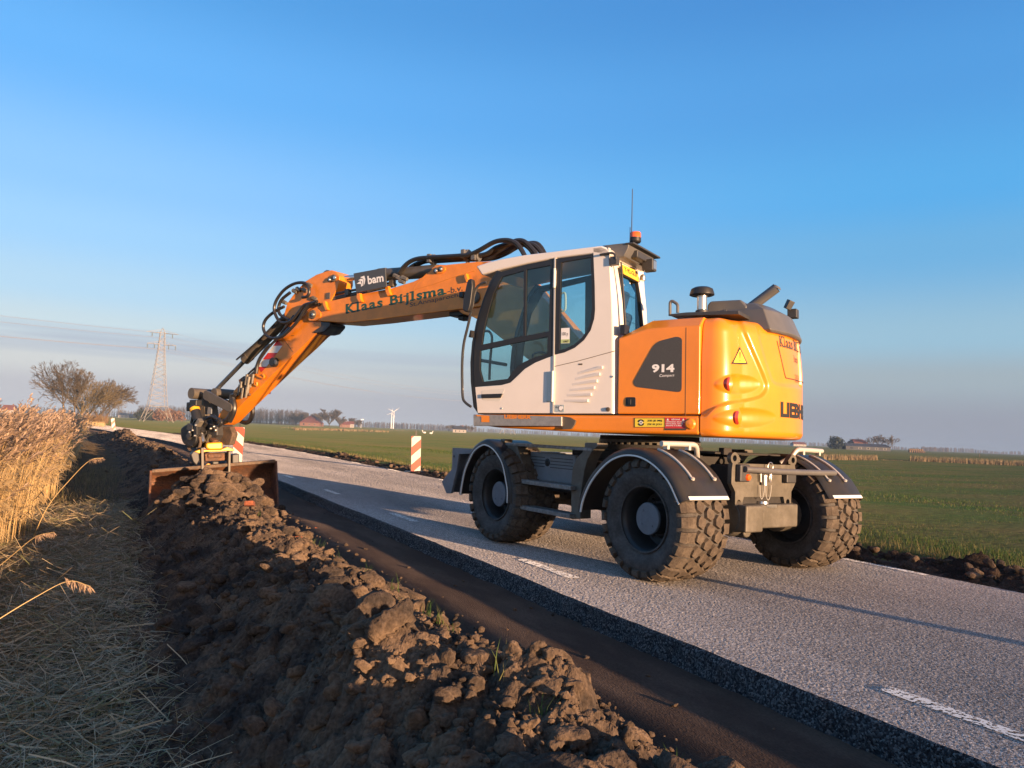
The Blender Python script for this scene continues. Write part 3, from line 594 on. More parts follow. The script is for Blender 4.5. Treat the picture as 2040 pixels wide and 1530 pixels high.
def slab(txt, bold=.03):
    """a slab-serif setting of a name: every stem gets feet; returns vertices, faces with x running on"""
    SER = {'K': ((0,.38,0),(.56,1,0),(0,.36,1),(.56,.98,1)), 'l': ((-.7,1.7,0),(-.8,.6,1)), 'a': ((.75,1.25,0),), 'B': ((-.16,.3,0),(-.16,.3,1)), 'i': ((-.8,1.8,0),(-.9,.5,.74)), 'j': ((-.4,.6,.8),), 'm': ((-.1,.24,0),(.36,.66,0),(.80,1.1,0),(-.14,.1,1))}
    V = []; F = []; x = 0
    for ch in txt:
        if ch == ' ': x += .30; continue
        v, f = glyphs(ch, bold); x0 = min(p[0] for p in v); x1 = max(p[0] for p in v); y0 = min(p[1] for p in v); y1 = max(p[1] for p in v); w = x1-x0; k = len(V)
        V += [(p[0]-x0+x, p[1]) for p in v]; F += [tuple(i+k for i in q) for q in f]
        for a, b, t in SER.get(ch, ()):
            yb = (0 if ch != 'j' else y0) + (y1-(0 if ch != 'j' else y0)-.10)*t if t not in (0,) else 0.0
            k = len(V); V += [(x+a*w, yb), (x+b*w, yb), (x+b*w, yb+.10), (x+a*w, yb+.10)]; F.append((k, k+1, k+2, k+3))
        x += w + (.17 if ch in 'lij' else .11)
    return V, F
def lay(mb, V, F, fn, mi=0):
    x0 = min(p[0] for p in V); x1 = max(p[0] for p in V); y0 = min(p[1] for p in V); y1 = max(p[1] for p in V); mb.add([fn((p[0]-x0)/(x1-x0), (p[1]-y0)/(y1-y0)) for p in V], F, mi)

# ---------------------------------------------------------------- wheels
TR = .585; TWD = .60
def make_wheel():
    hw = TWD/2; rim = MB(); ty = MB(); hub = MB()
    prof = [(.300,-hw+.035),(.315,-hw+.030),(.318,-hw+.05),(.40,-hw+.004),(.455,-hw-.002),(.505,-hw+.022),(.535,-hw+.058),(.552,-hw+.11),(.556,0),(.552,hw-.11),(.535,hw-.058),(.505,hw-.022),(.455,hw+.002),(.40,hw-.004),(.318,hw-.05),(.315,hw-.030),(.300,hw-.035)]
    ty.lathe(prof, (0,0,0), (0,1,0), n=72, caps=False)
    def block(poly, h, base=.545, mi=1, taper=.82):
        """a tread block: polygon in (along, across), raised radially"""
        cx_ = sum(p[0] for p in poly)/len(poly); cy_ = sum(p[1] for p in poly)/len(poly); lo = []; hi = []
        for a, y in poly:
            for dst, r, k in ((lo, base, 1), (hi, h, taper)):
                aa = cx_+(a-cx_)*k; yy = cy_+(y-cy_)*k; drop = .045*max(0, (abs(yy)-.17)/.13)**2; th = aa/TR; dst.append((math.sin(th)*(r-drop), yy, math.cos(th)*(r-drop)))
        n = len(poly); ty.add(lo+hi, [tuple(range(n, 2*n))]+[(i, (i+1)%n, n+(i+1)%n, n+i) for i in range(n)], mi)
    nb = 26; pitch = 2*math.pi*TR/nb
    for k in range(nb):
        a0 = k*pitch
        for row, (yc, off) in enumerate(((-.118, .5), (-.003, 0), (.112, .5))):
            c_ = a0+off*pitch; w = .060; l_ = pitch*.53
            block([(c_-l_*.98, yc-.012), (c_-l_*.42, yc+w), (c_+l_*.42, yc+w*.92), (c_+l_*.98, yc+.012), (c_+l_*.42, yc-w), (c_-l_*.42, yc-w*.92)], TR)
        for s in (-1, 1):
            c_ = a0+(.0 if s < 0 else .5)*pitch; l_ = pitch*.41
            block([(c_-l_, s*.165), (c_-l_*.2, s*.185-.0), (c_+l_, s*.170), (c_+l_*.92, s*.285), (c_-l_*.92, s*.285)], TR-.004, taper=.9)
            # shoulder lug running down the sidewall
            lo = []
            for a, y, r in ((c_-l_*.86, .268, .566), (c_+l_*.86, .268, .566), (c_+l_*.86, .316, .530), (c_+l_*.70, .322, .485), (c_-l_*.70, .322, .485), (c_-l_*.86, .316, .530)):
                th = a/TR; lo.append((math.sin(th)*r, s*y, math.cos(th)*r))
            inn = [(p[0]*.97, p[1]-s*.05, p[2]*.97) for p in lo]; n = 6
            ty.add(inn+lo, [(n+0, n+1, n+2, n+5), (n+5, n+2, n+3, n+4)]+[(i, (i+1)%n, n+(i+1)%n, n+i) for i in range(n)], 1)
    rim.lathe([(.302,hw-.035),(.314,hw-.038),(.318,hw-.062),(.296,hw-.075),(.283,hw-.10),(.276,hw-.20),(.262,hw-.30),(.20,hw-.31),(.165,hw-.27),(.0,hw-.26)], (0,0,0), (0,1,0), n=56, caps=False)
    rim.lathe([(.302,-hw+.035),(.314,-hw+.038),(.318,-hw+.062),(.296,-hw+.075),(.283,-hw+.10),(.27,-hw+.16),(.22,-hw+.18),(.12,-hw+.14),(.0,-hw+.13)], (0,0,0), (0,1,0), n=56, caps=False)
    for k in range(10):
        a = k*math.pi/5; rim.lathe([(.0,.03),(.013,.03),(.014,0)], (math.sin(a)*.215, hw-.30, math.cos(a)*.215), (0,1,0), n=8)
    hub.lathe([(.150,hw-.115),(.152,hw-.098),(.146,hw-.088),(0,hw-.086)], (0,0,0), (0,1,0), n=40); rim.lathe([(.146,hw-.29),(.140,hw-.11)], (0,0,0), (0,1,0), n=32)
    for a in (.6, 2.2, 3.9): hub.lathe([(.0,.006),(.010,.006),(.011,0)], (math.sin(a)*.09, hw-.088, math.cos(a)*.09), (0,1,0), n=8)
    w = rim.build('wheel', M_RIM, ex); t = ty.build('tyre', [M_TYRE, M_TREAD], w, smooth=40); h = hub.build('hub_cap', M_HUB, w)
    return w
WHX = 1.275; wheel0 = make_wheel()
Ruc = Matrix((UC.f, UC.l, UC.u)).transposed().to_4x4()
for i, (x, y) in enumerate(((-WHX, 1.075), (WHX, 1.075), (-WHX, -1.075), (WHX, -1.075))):
    w = wheel0 if i == 0 else copy_tree(wheel0, ex)
    w.matrix_local = Matrix.Translation(UC.w((x, y, TR-.012))-ROOT) @ Ruc @ Matrix.Rotation(R(7*i+3), 4, 'Y') @ (Matrix.Identity(4) if y > 0 else Matrix.Rotation(math.pi, 4, 'Z'))

# ---------------------------------------------------------------- fenders
FY = 1.40
rear_path = xz(KW, [(130,790),(150,690),(190,580),(250,470),(330,370),(420,290),(520,245),(620,235),(720,255),(820,310),(910,390),(990,490),(1040,590),(1075,670),(1096,715)], FY, UC)
front_path = xz(K1, [(190,745),(205,640),(235,500),(280,390),(330,300),(400,247),(450,240),(520,280),(580,360),(620,450),(650,600),(665,700),(663,825)], FY, UC)
def fender(path, sgn, tail):
    P = [Vector((p[0], 0, p[1])) for p in path]; P = smooth_path(P, 3); c = sum(P, Vector())/len(P); n = len(P); mb = B(UC); st = B(UC)
    nr = []
    for i in range(n):
        t = (P[min(i+1, n-1)]-P[max(i-1, 0)]).normalized(); q = Vector((t.z, 0, -t.x)); nr.append(q if q.dot(P[i]-c) > 0 else -q)
    sec = [(FY, 0.0), (FY, .035), (FY-.015, .062), (FY-.05, .078), (.80, .078), (.78, .055), (.80, .060), (FY-.055, .060), (FY-.03, .045), (FY-.02, .03), (FY-.02, 0)]
    m = len(sec); V = [(P[i].x+nr[i].x*o, sgn*y, P[i].z+nr[i].z*o) for i in range(n) for y, o in sec]
    mb.add(V, [(i*m+k, i*m+(k+1)%m, (i+1)*m+(k+1)%m, (i+1)*m+k) for i in range(n-1) for k in range(m)] + [tuple(range(m)), tuple((n-1)*m+k for k in range(m))])
    f = mb.build('fender', M_FEND, ex, smooth=50)
    V = []
    for i in range(n):
        for y, o in ((FY+.004, -.004), (FY+.004, .011), (FY-.012, .011), (FY-.012, -.004)): V.append((P[i].x+nr[i].x*o, sgn*y, P[i].z+nr[i].z*o))
    st.add(V, [(i*4+k, i*4+(k+1)%4, (i+1)*4+(k+1)%4, (i+1)*4+k) for i in range(n-1) for k in range(4)] + [(0,1,2,3), tuple((n-1)*4+k for k in range(4))]); st.build('edge_strip', M_WSTR, f)
    if tail:
        e = P[-1]; q = nr[-1]; t = (P[-1]-P[-2]).normalized(); b = B(UC)
        for y0, y1 in ((.82, FY-.06),):
            pts = []
            for y in (y0, y1):
                for a, o in ((-.028, .079), (.006, .079), (.006, .088), (-.028, .088)): pts.append((e.x+t.x*a+q.x*o, sgn*y, e.z+t.z*a+q.z*o))
            b.add(pts, [(0,1,2,3),(4,5,6,7),(0,1,5,4),(1,2,6,5),(2,3,7,6),(3,0,4,7)])
        b.build('mud_strip', M_WSTR, f)
        # tube bracket and two straps on top
        zt = max(p.z for p in P)+.078; b = B(UC); ip = max(range(n), key=lambda i: P[i].z); xt = -1.40
        b.tube(smooth_path([(xt, sgn*1.26, zt+.05), (xt, sgn*.92, zt+.055), (xt+.0, sgn*.80, zt+.045), (xt+.03, sgn*.74, zt-.03), (xt+.10, sgn*.66, zt-.10)], 5), .026, 12)
        for y in (1.19, .90):
            k0 = min(range(n), key=lambda i: abs(P[i].x-(xt+.13)) if P[i].z > 1.0 else 9); k1 = min(range(n), key=lambda i: abs(P[i].x-(-1.66)) if P[i].x < -1.2 else 9)
            a_, b_ = sorted((k0, k1)); pp = [(P[i].x+nr[i].x*.088, sgn*y, P[i].z+nr[i].z*.088) for i in range(a_, b_+1)]
            for i in range(len(pp)-1):
                p, q2 = Vector(pp[i]), Vector(pp[i+1]); b.tube([p, q2], .014, 6)
            b.box((xt, sgn*y, zt+.03), (.05, .03, .06)); b.lathe([(0,.022),(.02,.02),(.022,0)], pp[-1] if pp[-1][0] < pp[0][0] else pp[0], (-.4,0,.9), n=10)
        b.build('bracket', M_ZINC, f)
    return f
for sgn in (1, -1):
    fender(rear_path, sgn, True); fender(front_path, sgn, False)

# ---------------------------------------------------------------- chassis
b = B(UC)
b.box((0, 0, .80), (2.3, .78, .46)); b.box((0, 0, 1.10), (1.5, 1.2, .16)); b.box((1.45, 0, .85), (.6, .8, .38)); b.box((-1.38, 0, .90), (.36, .72, .40))
for sg in (1, -1):
    b.box((.40, sg*.78, .86), (1.0, .40, .38)); b.box((0, sg*.5, 1.02), (1.9, .3, .14))
b.build('chassis', M_CHD, ex, bevel=.02)
b = B(UC)
for sx in (1, -1):
    b.tube([(sx*WHX, -.82, TR), (sx*WHX, -.62, TR), (sx*WHX, -.60, TR), (sx*WHX, -.25, TR), (sx*WHX, 0, TR), (sx*WHX, .25, TR), (sx*WHX, .6, TR), (sx*WHX, .62, TR), (sx*WHX, .82, TR)], [.19, .19, .14, .15, .20, .15, .14, .19, .19], 20)
build_each(b, 'axle', M_CH, ex)
b = B(UC)                                                         # front axle gearbox glimpsed between the wheels
b.box((.92, .25, .62), (.30, .3, .2)); b.box((.55, .1, .60), (.5, .16, .12)); b.build('gearbox', M_CH, ex, bevel=.02)

# step unit on the left (and its twin on the right)
for sg in (1, -1):
    b = B(UC)
    b.box((.42, sg*1.17, 1.185), (1.62, .17, .035)); b.build('step_plate', M_STEP, ex, bevel=.006)
    tb = B(UC); tb.box((.50, sg*1.03, .945), (.86, .12, .33))
    t_ = tb.build('toolbox', M_BOX, ex, bevel=.015)
    rb = B(UC)
    for k in range(4):
        z = 1.055-.036*k
        for x0, x1 in ((.90, .63), (.52, .11)): rb.box(((x0+x1)/2, sg*1.092, z), (x0-x1, .006, .008))
    rb.build('slot', M_BLACK, t_)
    hb = B(UC); hb.lathe([(0,.012),(.036,.012),(.044,.008),(.046,0)], (.575, sg*1.09, 1.0), (0, sg, 0), n=20); hb.box((.575, sg*1.105, 1.0), (.018, .012, .055)); hb.build('handle', M_BLACK, t_)
    ab = B(UC)                                                     # curved side arms carrying the steps
    fa = xz(K1, [(665,240),(720,330),(760,470),(775,580),(775,700),(780,880),(865,880),(870,620),(885,580),(850,450),(810,330),(790,250)], 1.22, UC)
    ra = xz(K1, [(1490,215),(1600,215),(1605,250),(1545,310),(1500,390),(1470,500),(1450,620),(1430,760),(1430,985),(1335,990),(1335,620),(1350,470),(1390,370),(1450,310)], 1.22, UC)
    for lp in (fa, ra): ab.prism_y(lp, sg*1.10, sg*1.25)
    build_each(ab, 'step_arm', M_CH, ex, bevel=.008)
    for z, nm in ((.765, 'step'), (.468, 'step')):
        sb = B(UC); sb.box((.36, sg*1.24, z), (1.04, .17, .05)); sb.build(nm, M_STEP, ex, bevel=.008)
    lb = B(UC); lb.box((1.30, sg*1.19, 1.222), (.10, .12, .045)); lb.box((-.31, sg*1.17, 1.19), (.11, .14, .13)); build_each(lb, 'lashing_eye', M_CH, ex, bevel=.012)

# rear plate with four eyes, tow bar, coupling
b = B(UC); XR = -1.60
pl_o = [(-.46,1.19),(-.36,1.16),(-.28,1.115),(.28,1.115),(.36,1.16),(.46,1.19)]
def arc2(cx_, cz_, r, a0, a1, n=10): return [(cx_+r*math.cos(R(a0+(a1-a0)*k/n)), cz_+r*math.sin(R(a0+(a1-a0)*k/n))) for k in range(n+1)]
out_ = arc2(.46, 1.175, .058, -60, 150) + [(.33,1.125),(-.33,1.125)] + arc2(-.46, 1.175, .058, 30, 240) + [(-.50,1.06),(-.50,.93),(-.44,.85)] + arc2(-.385, .745, .055, 170, 360) + [(-.31,.80),(.31,.80)] + arc2(.385, .745, .055, 180, 370) + [(.44,.85),(.50,.93),(.50,1.06)]
holes = [arc2(cx_, cz_, .030, 360, 22, 14) for cx_, cz_ in ((.46,1.175),(-.46,1.175),(.385,.745),(-.385,.745))]
b.prism([out_]+holes, lambda y, z: (XR, y, z), lambda y, z: (XR+.05, y, z))
rp = b.build('rear_plate', M_CH, ex, bevel=.006)
b = B(UC); b.box((XR+.02, .30, .60), (.30, .26, .26)); b.box((XR+.05, -.10, .615), (.26, .70, .235)); b.tube([(XR+.12, .44, .60), (XR+.12, .34, .60)], [.18, .20], 24); b.tube([(XR-.05, .30, .47), (XR+.10, .30, .47)], .06, 16); b.box((XR-.1, .18, .61), (.02, .11, .13))
build_each(b, 'axle_support', M_CH, ex, bevel=.02)
b = B(UC); b.tube([(XR+.02, -.0, .755), (XR+.02, -.0, .68)], [.06, .07], 16); b.box((XR-.02, -.02, .715), (.12, .16, .03)); b.build('pivot_pin', M_STEEL, ex)
b = B(UC); b.tube(smooth_path([(XR-.08, .40, 1.075), (XR-.09, .30, 1.072), (XR-.085, 0, 1.062), (XR-.08, -.5, 1.055), (XR-.08, -1.02, 1.055), (XR-.075, -1.05, 1.055)], 5), .030, 14); b.build('tow_bar', M_GREY, ex)
b = B(UC); b.box((XR-.03, .37, 1.035), (.06, .15, .17)); b.box((XR-.03, -.36, 1.0), (.06, .16, .12)); build_each(b, 'bar_mount', M_DK, ex, bevel=.015)
b = B(UC); b.lathe([(0,.02),(.026,.018),(.034,0)], (XR-.061, .335, .995), (-1,0,0), n=20); b.build('marker_lamp', M_AMB, ex)
b = B(UC); b.lathe([(.012,0),(.020,.03),(.020,.09),(.014,.12),(.022,.13),(0,.14)], (XR-.04, -.035, .94), (0,0,1), n=14)
b.tube([(XR-.04+.0, -.035+.04*math.sin(t), 1.10-.045*math.cos(t)) for t in np.linspace(1.0, 5.28, 14)], .006, 6); b.tube([(XR-.03, .045, .92), (XR-.03, .05, 1.02)], .03, 10); b.tube([(XR-.03, .095, .95), (XR-.03, .10, 1.04)], .008, 6)
build_each(b, 'coupling_pin', M_STEEL, ex)
b = B(UC)
for y0, w_, dz in ((.07, .035, .14), (-.03, .045, .15)):
    b.tube([(XR-.025, y0+w_*math.cos(t)*(1 if math.cos(t) > 0 else 1), .92+dz*(-abs(math.sin(t)))) for t in np.linspace(0, math.pi, 16)], .0035, 5)
build_each(b, 'chain', M_ZINC, ex)

# turntable
b = B(U); b.lathe([(.50,1.20),(.60,1.20),(.60,1.255),(.545,1.26),(.545,1.31),(.58,1.31),(.58,1.36),(.2,1.36)], (0,0,0), (0,0,1), n=64); tt = b.build('turntable', M_CHD, ex)
b = B(U)
for k in range(44):
    a = 2*math.pi*k/44; b.box((math.cos(a)*.575, math.sin(a)*.575, 1.272), (.03, .03, .026), rot=Matrix.Rotation(a, 3, 'Z'))
b.lathe([(.556,1.285),(.590,1.285),(.590,1.315),(.556,1.315)], (0,0,0), (0,0,1), n=64, closed=True); b.build('ring_bolts', M_CH, tt)
b = B(UC); b.box((-.95, -.1, 1.215), (.75, 1.05, .02)); b.box((-.9, .18, 1.19), (.05, .05, .14)); b.box((-.62, -.2, 1.16), (.12, .9, .12)); b.box((-1.33, .28, 1.235), (.07, .12, .07)); build_each(b, 'deck_plate', M_CHD, ex, bevel=.006)

# dozer blade
b = B(UC)
side_ = xz(K1, [(115,265),(322,275),(322,325),(180,330),(160,480),(100,727),(55,730),(5,610),(110,480)], 1.36, UC)
for sg in (1, -1): b.prism_y(side_, sg*1.335, sg*1.37)
arc_ = xz(K1, [(120,300),(112,480),(20,612),(60,715)], 1.36, UC); P = smooth_path([(p[0], 0, p[1]) for p in arc_], 5); n = len(P)
for o in (0, .02): pass
V = [(p.x, y, p.z) for p in P for y in (1.33, -1.33)] + [(p.x-.03, y, p.z) for p in P for y in (1.33, -1.33)]
b.add(V, [(2*i, 2*i+1, 2*i+3, 2*i+2) for i in range(n-1)]+[(2*n+2*i, 2*n+2*i+1, 2*n+2*i+3, 2*n+2*i+2) for i in range(n-1)]+[(0, 1, 2*n+1, 2*n), (2*n-2, 2*n-1, 4*n-1, 4*n-2)])
b.box((side_[0][0]-.10, 0, 1.06), (.16, 2.66, .05)); b.box((side_[0][0]-.22, .5, .72), (.35, .12, .12)); b.box((side_[0][0]-.22, -.5, .72), (.35, .12, .12)); b.tube([(side_[0][0]-.06, 1.371, .98), (side_[0][0]-.06, 1.375, .98)], .018, 12, 1)
b.build('dozer_blade', [M_BOX, M_BLACK], ex, bevel=.006)

# ---------------------------------------------------------------- upper carriage: skirt, engine cover
YS = 1.25
sk_top = xz(K4, [(0,1236),(770,1246)], YS); ZS = sk_top[0][1]
sk = rounded([(1.62, ZS), (1.64, 1.50), (1.60, 1.44), (1.35, 1.41), (.2, 1.372), (-1.052, 1.372), (-1.052, ZS)], [0,.05,.05,.1,.1,0,0])
b = B(); b.prism_y(sk, YS, -YS); b.build('skirt', M_OR, ex, bevel=.035, seg=4)
b = B(); b.box((.0, 0, ZS+.001), (2.2, 2.42, .02)); b.build('seam', M_BLACK, ex)
ec = [(-.172, 2.37, .02), (-.50, 2.545, .14), (-.78, 2.545, .14), (-1.047, 2.545, .14)]
b = B(); rings = []
for x, zt, ch in ec:
    zc = zt-ch*.75
    rings.append([(x, YS, ZS+.012), (x, YS, zc), (x, YS-ch*.9, zt), (x, -YS+ch*.9, zt), (x, -YS, zc), (x, -YS, ZS+.012)])
V = [p for r_ in rings for p in r_]
b.add(V, [(i*6+k, i*6+(k+1)%6, (i+1)*6+(k+1)%6, (i+1)*6+k) for i in range(len(rings)-1) for k in range(6)]+[tuple(range(6)), tuple(18+k for k in range(6))])
cover = b.build('engine_cover', M_OR, ex, bevel=.02, seg=3)
b = B(); b.box((.55, -.80, 1.95), (1.45, .88, .74)); b.build('right_cover', M_OR, ex, bevel=.05, seg=3)
b = B(); xs_a = U.at(K4(668,900), y=YS).x; b.box((xs_a, YS-.004, (ZS+2.43)/2), (.006, .01, 2.43-ZS)); b.build('panel_gap', M_GLEG, cover)
# dark panel with the type number
gp = rounded(xz(K4, [(245,975),(425,650),(600,605),(640,620),(637,1055),(270,1010)], YS), [.05,.08,.03,.03,.05,.05], 5)
b = B(); b.prism_y(gp, YS+.004, YS-.01); gpo = b.build('grille_panel', M_GREYD, cover)
b = B(); letters(b, '914', quad(p3(K4, [(395,895),(578,893),(578,826),(398,828)], y=YS+.0065)), bold=.045, spacing=1.0); letters(b, 'Compact', quad(p3(K4, [(455,938),(575,930),(580,906),(460,908)], y=YS+.0065)), bold=.012); b.build('lettering', M_WHT, gpo, recalc=False)
b = B(); q = rounded(xz(K4, [(188,1092),(268,1092),(268,1168),(188,1168)], YS), .02); b.prism_y(q, YS+.006, YS-.01); q = U.at(K4(228,1130), y=YS); b.box((q.x+.01, YS+.010, q.z), (.035, .012, .055)); b.build('latch', M_BLACK, cover, bevel=.003)
# stickers on the skirt
def sticker(name, K, q4, y, m, draw):
    s = B(); a = p3(K, q4, y=y+.003); s.add(a+[p-Vector((0,.002,0)) for p in a], [(0,1,2,3),(7,6,5,4),(0,4,5,1),(1,5,6,2),(2,6,7,3),(3,7,4,0)]); o = s.build(name, m, ex)
    t = B(); f_ = quad([p+Vector((0,.002,0)) for p in a]); mats_ = draw(t, f_); t.build('print', mats_, o, recalc=False); return o
def rect(t, f, u0, v0, u1, v1, mi=0): t.add([f(u0,v0), f(u1,v0), f(u1,v1), f(u0,v1)], [(0,1,2,3)], mi)
def disc(t, f, cu, cv, ru, rv, mi=0, n=20, r0=0.0, a0=0, a1=360):
    P = [(math.cos(R(a0+(a1-a0)*k/n)), math.sin(R(a0+(a1-a0)*k/n))) for k in range(n+1)]; V = []
    for c_, s_ in P: V += [f(cu+ru*c_, cv+rv*s_), f(cu+ru*c_*r0, cv+rv*s_*r0)]
    t.add(V, [(2*k, 2*k+2, 2*k+3, 2*k+1) for k in range(n)], mi)
def draw_eye(t, f):
    rect(t, f, .0, .0, 1, .05); rect(t, f, .0, .95, 1, 1); rect(t, f, 0, 0, .015, 1); rect(t, f, .985, 0, 1, 1)
    disc(t, f, .22, .5, .115, .34, r0=.62, a0=20, a1=165); disc(t, f, .22, .5, .115, .34, r0=.62, a0=200, a1=345); disc(t, f, .22, .5, .055, .2, 1); disc(t, f, .22, .5, .03, .11)
    letters(t, 'ZIE JE MIJ', lambda u, v: f(.43+.48*u, .56+.24*v), bold=.02); letters(t, 'ZIE IK JOU', lambda u, v: f(.43+.48*u, .18+.24*v), bold=.02); return [M_BLK, M_WHT]
sticker('eye_sticker', K4, [(258,1335),(502,1335),(502,1258),(258,1258)], YS, M_YLW, draw_eye)
def draw_red(t, f):
    letters(t, 'GEVAAR', lambda u, v: f(.30+.42*u, .80+.12*v), bold=.02)
    for u in (.07, .80): t.add([f(u,.78), f(u+.13,.78), f(u+.065,.95)], [(0,1,2)])
    for k in range(3): letters(t, ('VERBODEN BINNEN', 'DRAAICIRKEL VAN DE', 'MACHINE TE KOMEN')[k], lambda u, v, k=k: f(.05+(.86-.06*k)*u, .62-.15*k+.10*v), bold=.01)
    rect(t, f, 0, 0, 1, .15, 1); return [M_WHT, M_GLEG]
sticker('danger_sticker', K4, [(502,1358),(673,1358),(673,1258),(502,1256)], YS, M_RED, draw_red)
b = B(); q = U.at(K4(705,1307), y=YS); b.lathe([(0,.022),(.04,.018),(.055,.004),(.056,0)], q, (0,1,0), n=24); b.build('side_marker', M_OR, ex)

# ---------------------------------------------------------------- counterweight: one curved casting with recesses pressed into it
def cw_plan():
    P = [(-1.056, 1.25), (-1.13, 1.25)]
    for k in range(1, 13):
        t = k/12; P.append(((1-t)**2*-1.13+2*t*(1-t)*-1.345+t*t*-1.39, (1-t)**2*1.25+2*t*(1-t)*1.25+t*t*.97))
    r_ = math.hypot(1.39, .97); a0 = math.atan2(.97, -1.39)
    for k in range(1, 15): a = a0+(math.pi-a0)*k/14; P.append((r_*math.cos(a), r_*math.sin(a)))
    return P + [(x, -y) for x, y in reversed(P[:-1])]
PLAN = [Vector((a, b_, 0)) for a, b_ in cw_plan()]
_acc = [0.0]
for i in range(1, len(PLAN)): _acc.append(_acc[-1]+(PLAN[i]-PLAN[i-1]).length)
SL = _acc[-1]
def plan_at(s):
    s = min(max(s, 0), SL-1e-6)
    for i in range(1, len(PLAN)):
        if s <= _acc[i]:
            t = (s-_acc[i-1])/(_acc[i]-_acc[i-1]); p = PLAN[i-1].lerp(PLAN[i], t)
            def nrm(j):
                a = PLAN[max(j-1, 0)]; c = PLAN[min(j+1, len(PLAN)-1)]; d = (c-a).normalized(); return Vector((d.y, -d.x, 0))*-1
            n = (nrm(i-1)*(1-t)+nrm(i)*t).normalized(); n = n if n.dot(p) > 0 else -n; return p, n
ZB, ZT = 1.355, 2.545
def cw_off(z):                              # inward offset: rounded at the foot and the shoulder
    o = 0
    if z < ZB+.07: t = 1-(z-ZB)/.07; o += .07*(1-math.sqrt(max(0, 1-t*t)))
    if z > ZT-.16: t = (z-(ZT-.16))/.16; o += .16*(1-math.sqrt(max(0, 1-t*t)))
    return o+.035*ss(2.0, 2.55, z)
def seg_d(p, a, b_):
    ab = (b_[0]-a[0], b_[1]-a[1]); t = ((p[0]-a[0])*ab[0]+(p[1]-a[1])*ab[1])/(ab[0]**2+ab[1]**2+1e-9); t = min(1, max(0, t)); return math.hypot(p[0]-a[0]-t*ab[0], p[1]-a[1]-t*ab[1])
def sdist(p, poly):
    d = min(seg_d(p, poly[i-1], poly[i]) for i in range(len(poly))); ins = False
    for i in range(len(poly)):
        (x1, y1), (x2, y2) = poly[i-1], poly[i]
        if (y1 > p[1]) != (y2 > p[1]) and p[0] < (x2-x1)*(p[1]-y1)/(y2-y1)+x1: ins = not ins
    return -d if ins else d
PAD = rounded([(700,380),(1075,380),(1170,620),(1290,890),(1335,1010),(1290,1085),(1180,1115),(1000,1140),(890,1175),(820,1240),(700,1245)], [0,10,80,80,60,60,60,80,40,10,0], 6)
HAT = rounded([(1235,500),(1300,760),(1375,985),(1480,1000),(1900,1040),(1900,480)], [10,60,50,40,10,10], 5)
def cw_press(p):
    x, y = p; o = 0.0
    o += .030*(1-ss(-14, 14, sdist(p, PAD))); o += .018*(1-ss(-22, 20, sdist(p, HAT)))
    for cx_, x0, x1, cy_, hy in ((1045, 893, 1285, 987, 78), (1098, 885, 1392, 1258, 78)):
        if x0-20 < x < x1+20 and abs(y-cy_) < hy+20:
            if x <= cx_:                    # a blister swelling towards the lens
                u = (x-x0)/(cx_-x0); w = hy*math.sqrt(max(.0001, u)); vv = abs(y-cy_)/max(w, 6); o -= .034*max(0, u)**.7*max(0, 1-vv*vv)
            else:                           # and a trough running out behind it
                u = (x-cx_)/(x1-cx_); w = hy*math.sqrt(max(0.0001, 1-u**2.5)); vv = abs(y-cy_)/max(w, 1); o += .040*max(0, 1-u)**.6*max(0, 1-vv**2.5)
    return o
ns, nz_ = 230, 120; V = []; cwf = []
su = [SL*(i/ns) for i in range(ns+1)]; zu = [ZB+(ZT-ZB)*(j/nz_) for j in range(nz_+1)]
def cw_point(s, z, press=True, out=0.0):
    p, n = plan_at(s); o = cw_off(z); q = Vector((p.x-n.x*o, p.y-n.y*o, z))
    if press and s < SL*.55:
        px = pix(U.w(q)); k = ((px[0]-1200)*4.027, (px[1]-520)*4.027)
        if 600 < k[0] < 1650: pr = cw_press(k); q = q-n*pr
    return q+n*out
for z in zu:
    for s in su: V.append(cw_point(s, z))
n1 = ns+1
cwf = [(j*n1+i, j*n1+i+1, (j+1)*n1+i+1, (j+1)*n1+i) for j in range(nz_) for i in range(ns)] + [tuple(range(n1)), tuple(nz_*n1+i for i in range(n1))] + [tuple([j*n1 for j in range(nz_+1)]+[j*n1+ns for j in range(nz_, -1, -1)])]
b = B(); b.add(V, cwf); cw = b.build('counterweight', M_OR, ex, smooth=48)
from mathutils.bvhtree import BVHTree
_bvh = BVHTree.FromPolygons([Vector(v)+ROOT for v in b.v], [f for f in cwf if len(f) == 4])
def on_cw(K, x, y, out=.003):
    px = K(x, y); d = c_f + c_r*((px[0]-1020)/F_PX) - c_u*((px[1]-765)/F_PX); h = _bvh.ray_cast(CAM, d.normalized())
    if h[0] is None: return None
    n = h[1] if h[1].dot(d) < 0 else -h[1]; return U.loc(h[0]+n*out)
# warning triangle
b = B()
def tri(o, s): return [on_cw(K4, 1097, 765+(688-765)*s, o), on_cw(K4, 1097-66*s, 790+(826-790)*s, o), on_cw(K4, 1097+66*s, 790+(828-790)*s, o)]
T0, T1, T2 = [Vector(p) for p in tri(.008, 1.0)]; tn = (T1-T0).cross(T2-T0).normalized(); tn = tn if tn.dot(U.loc(CAM)-T0) > 0 else -tn; Tc = (T0+T1+T2)/3
b.add([T0, T1, T2], [(0,1,2)], 1); b.add([Tc+(p-Tc)*.76+tn*.002 for p in (T0, T1, T2)], [(0,1,2)], 0)
tx_ = (T2-T1)/2; ty_ = T0-(T1+T2)/2; tb_ = (T1+T2)/2+tn*.004
for poly in ([(-.09,.68), (.09,.68), (.045,.30), (-.045,.30)], [(-.06,.23), (.06,.23), (.06,.14), (-.06,.14)]): b.add([tb_+tx_*u+ty_*v for u, v in poly], [(0,1,2,3)], 1)
b.build('warning_sticker', [M_YLW, M_BLK], cw, recalc=False)
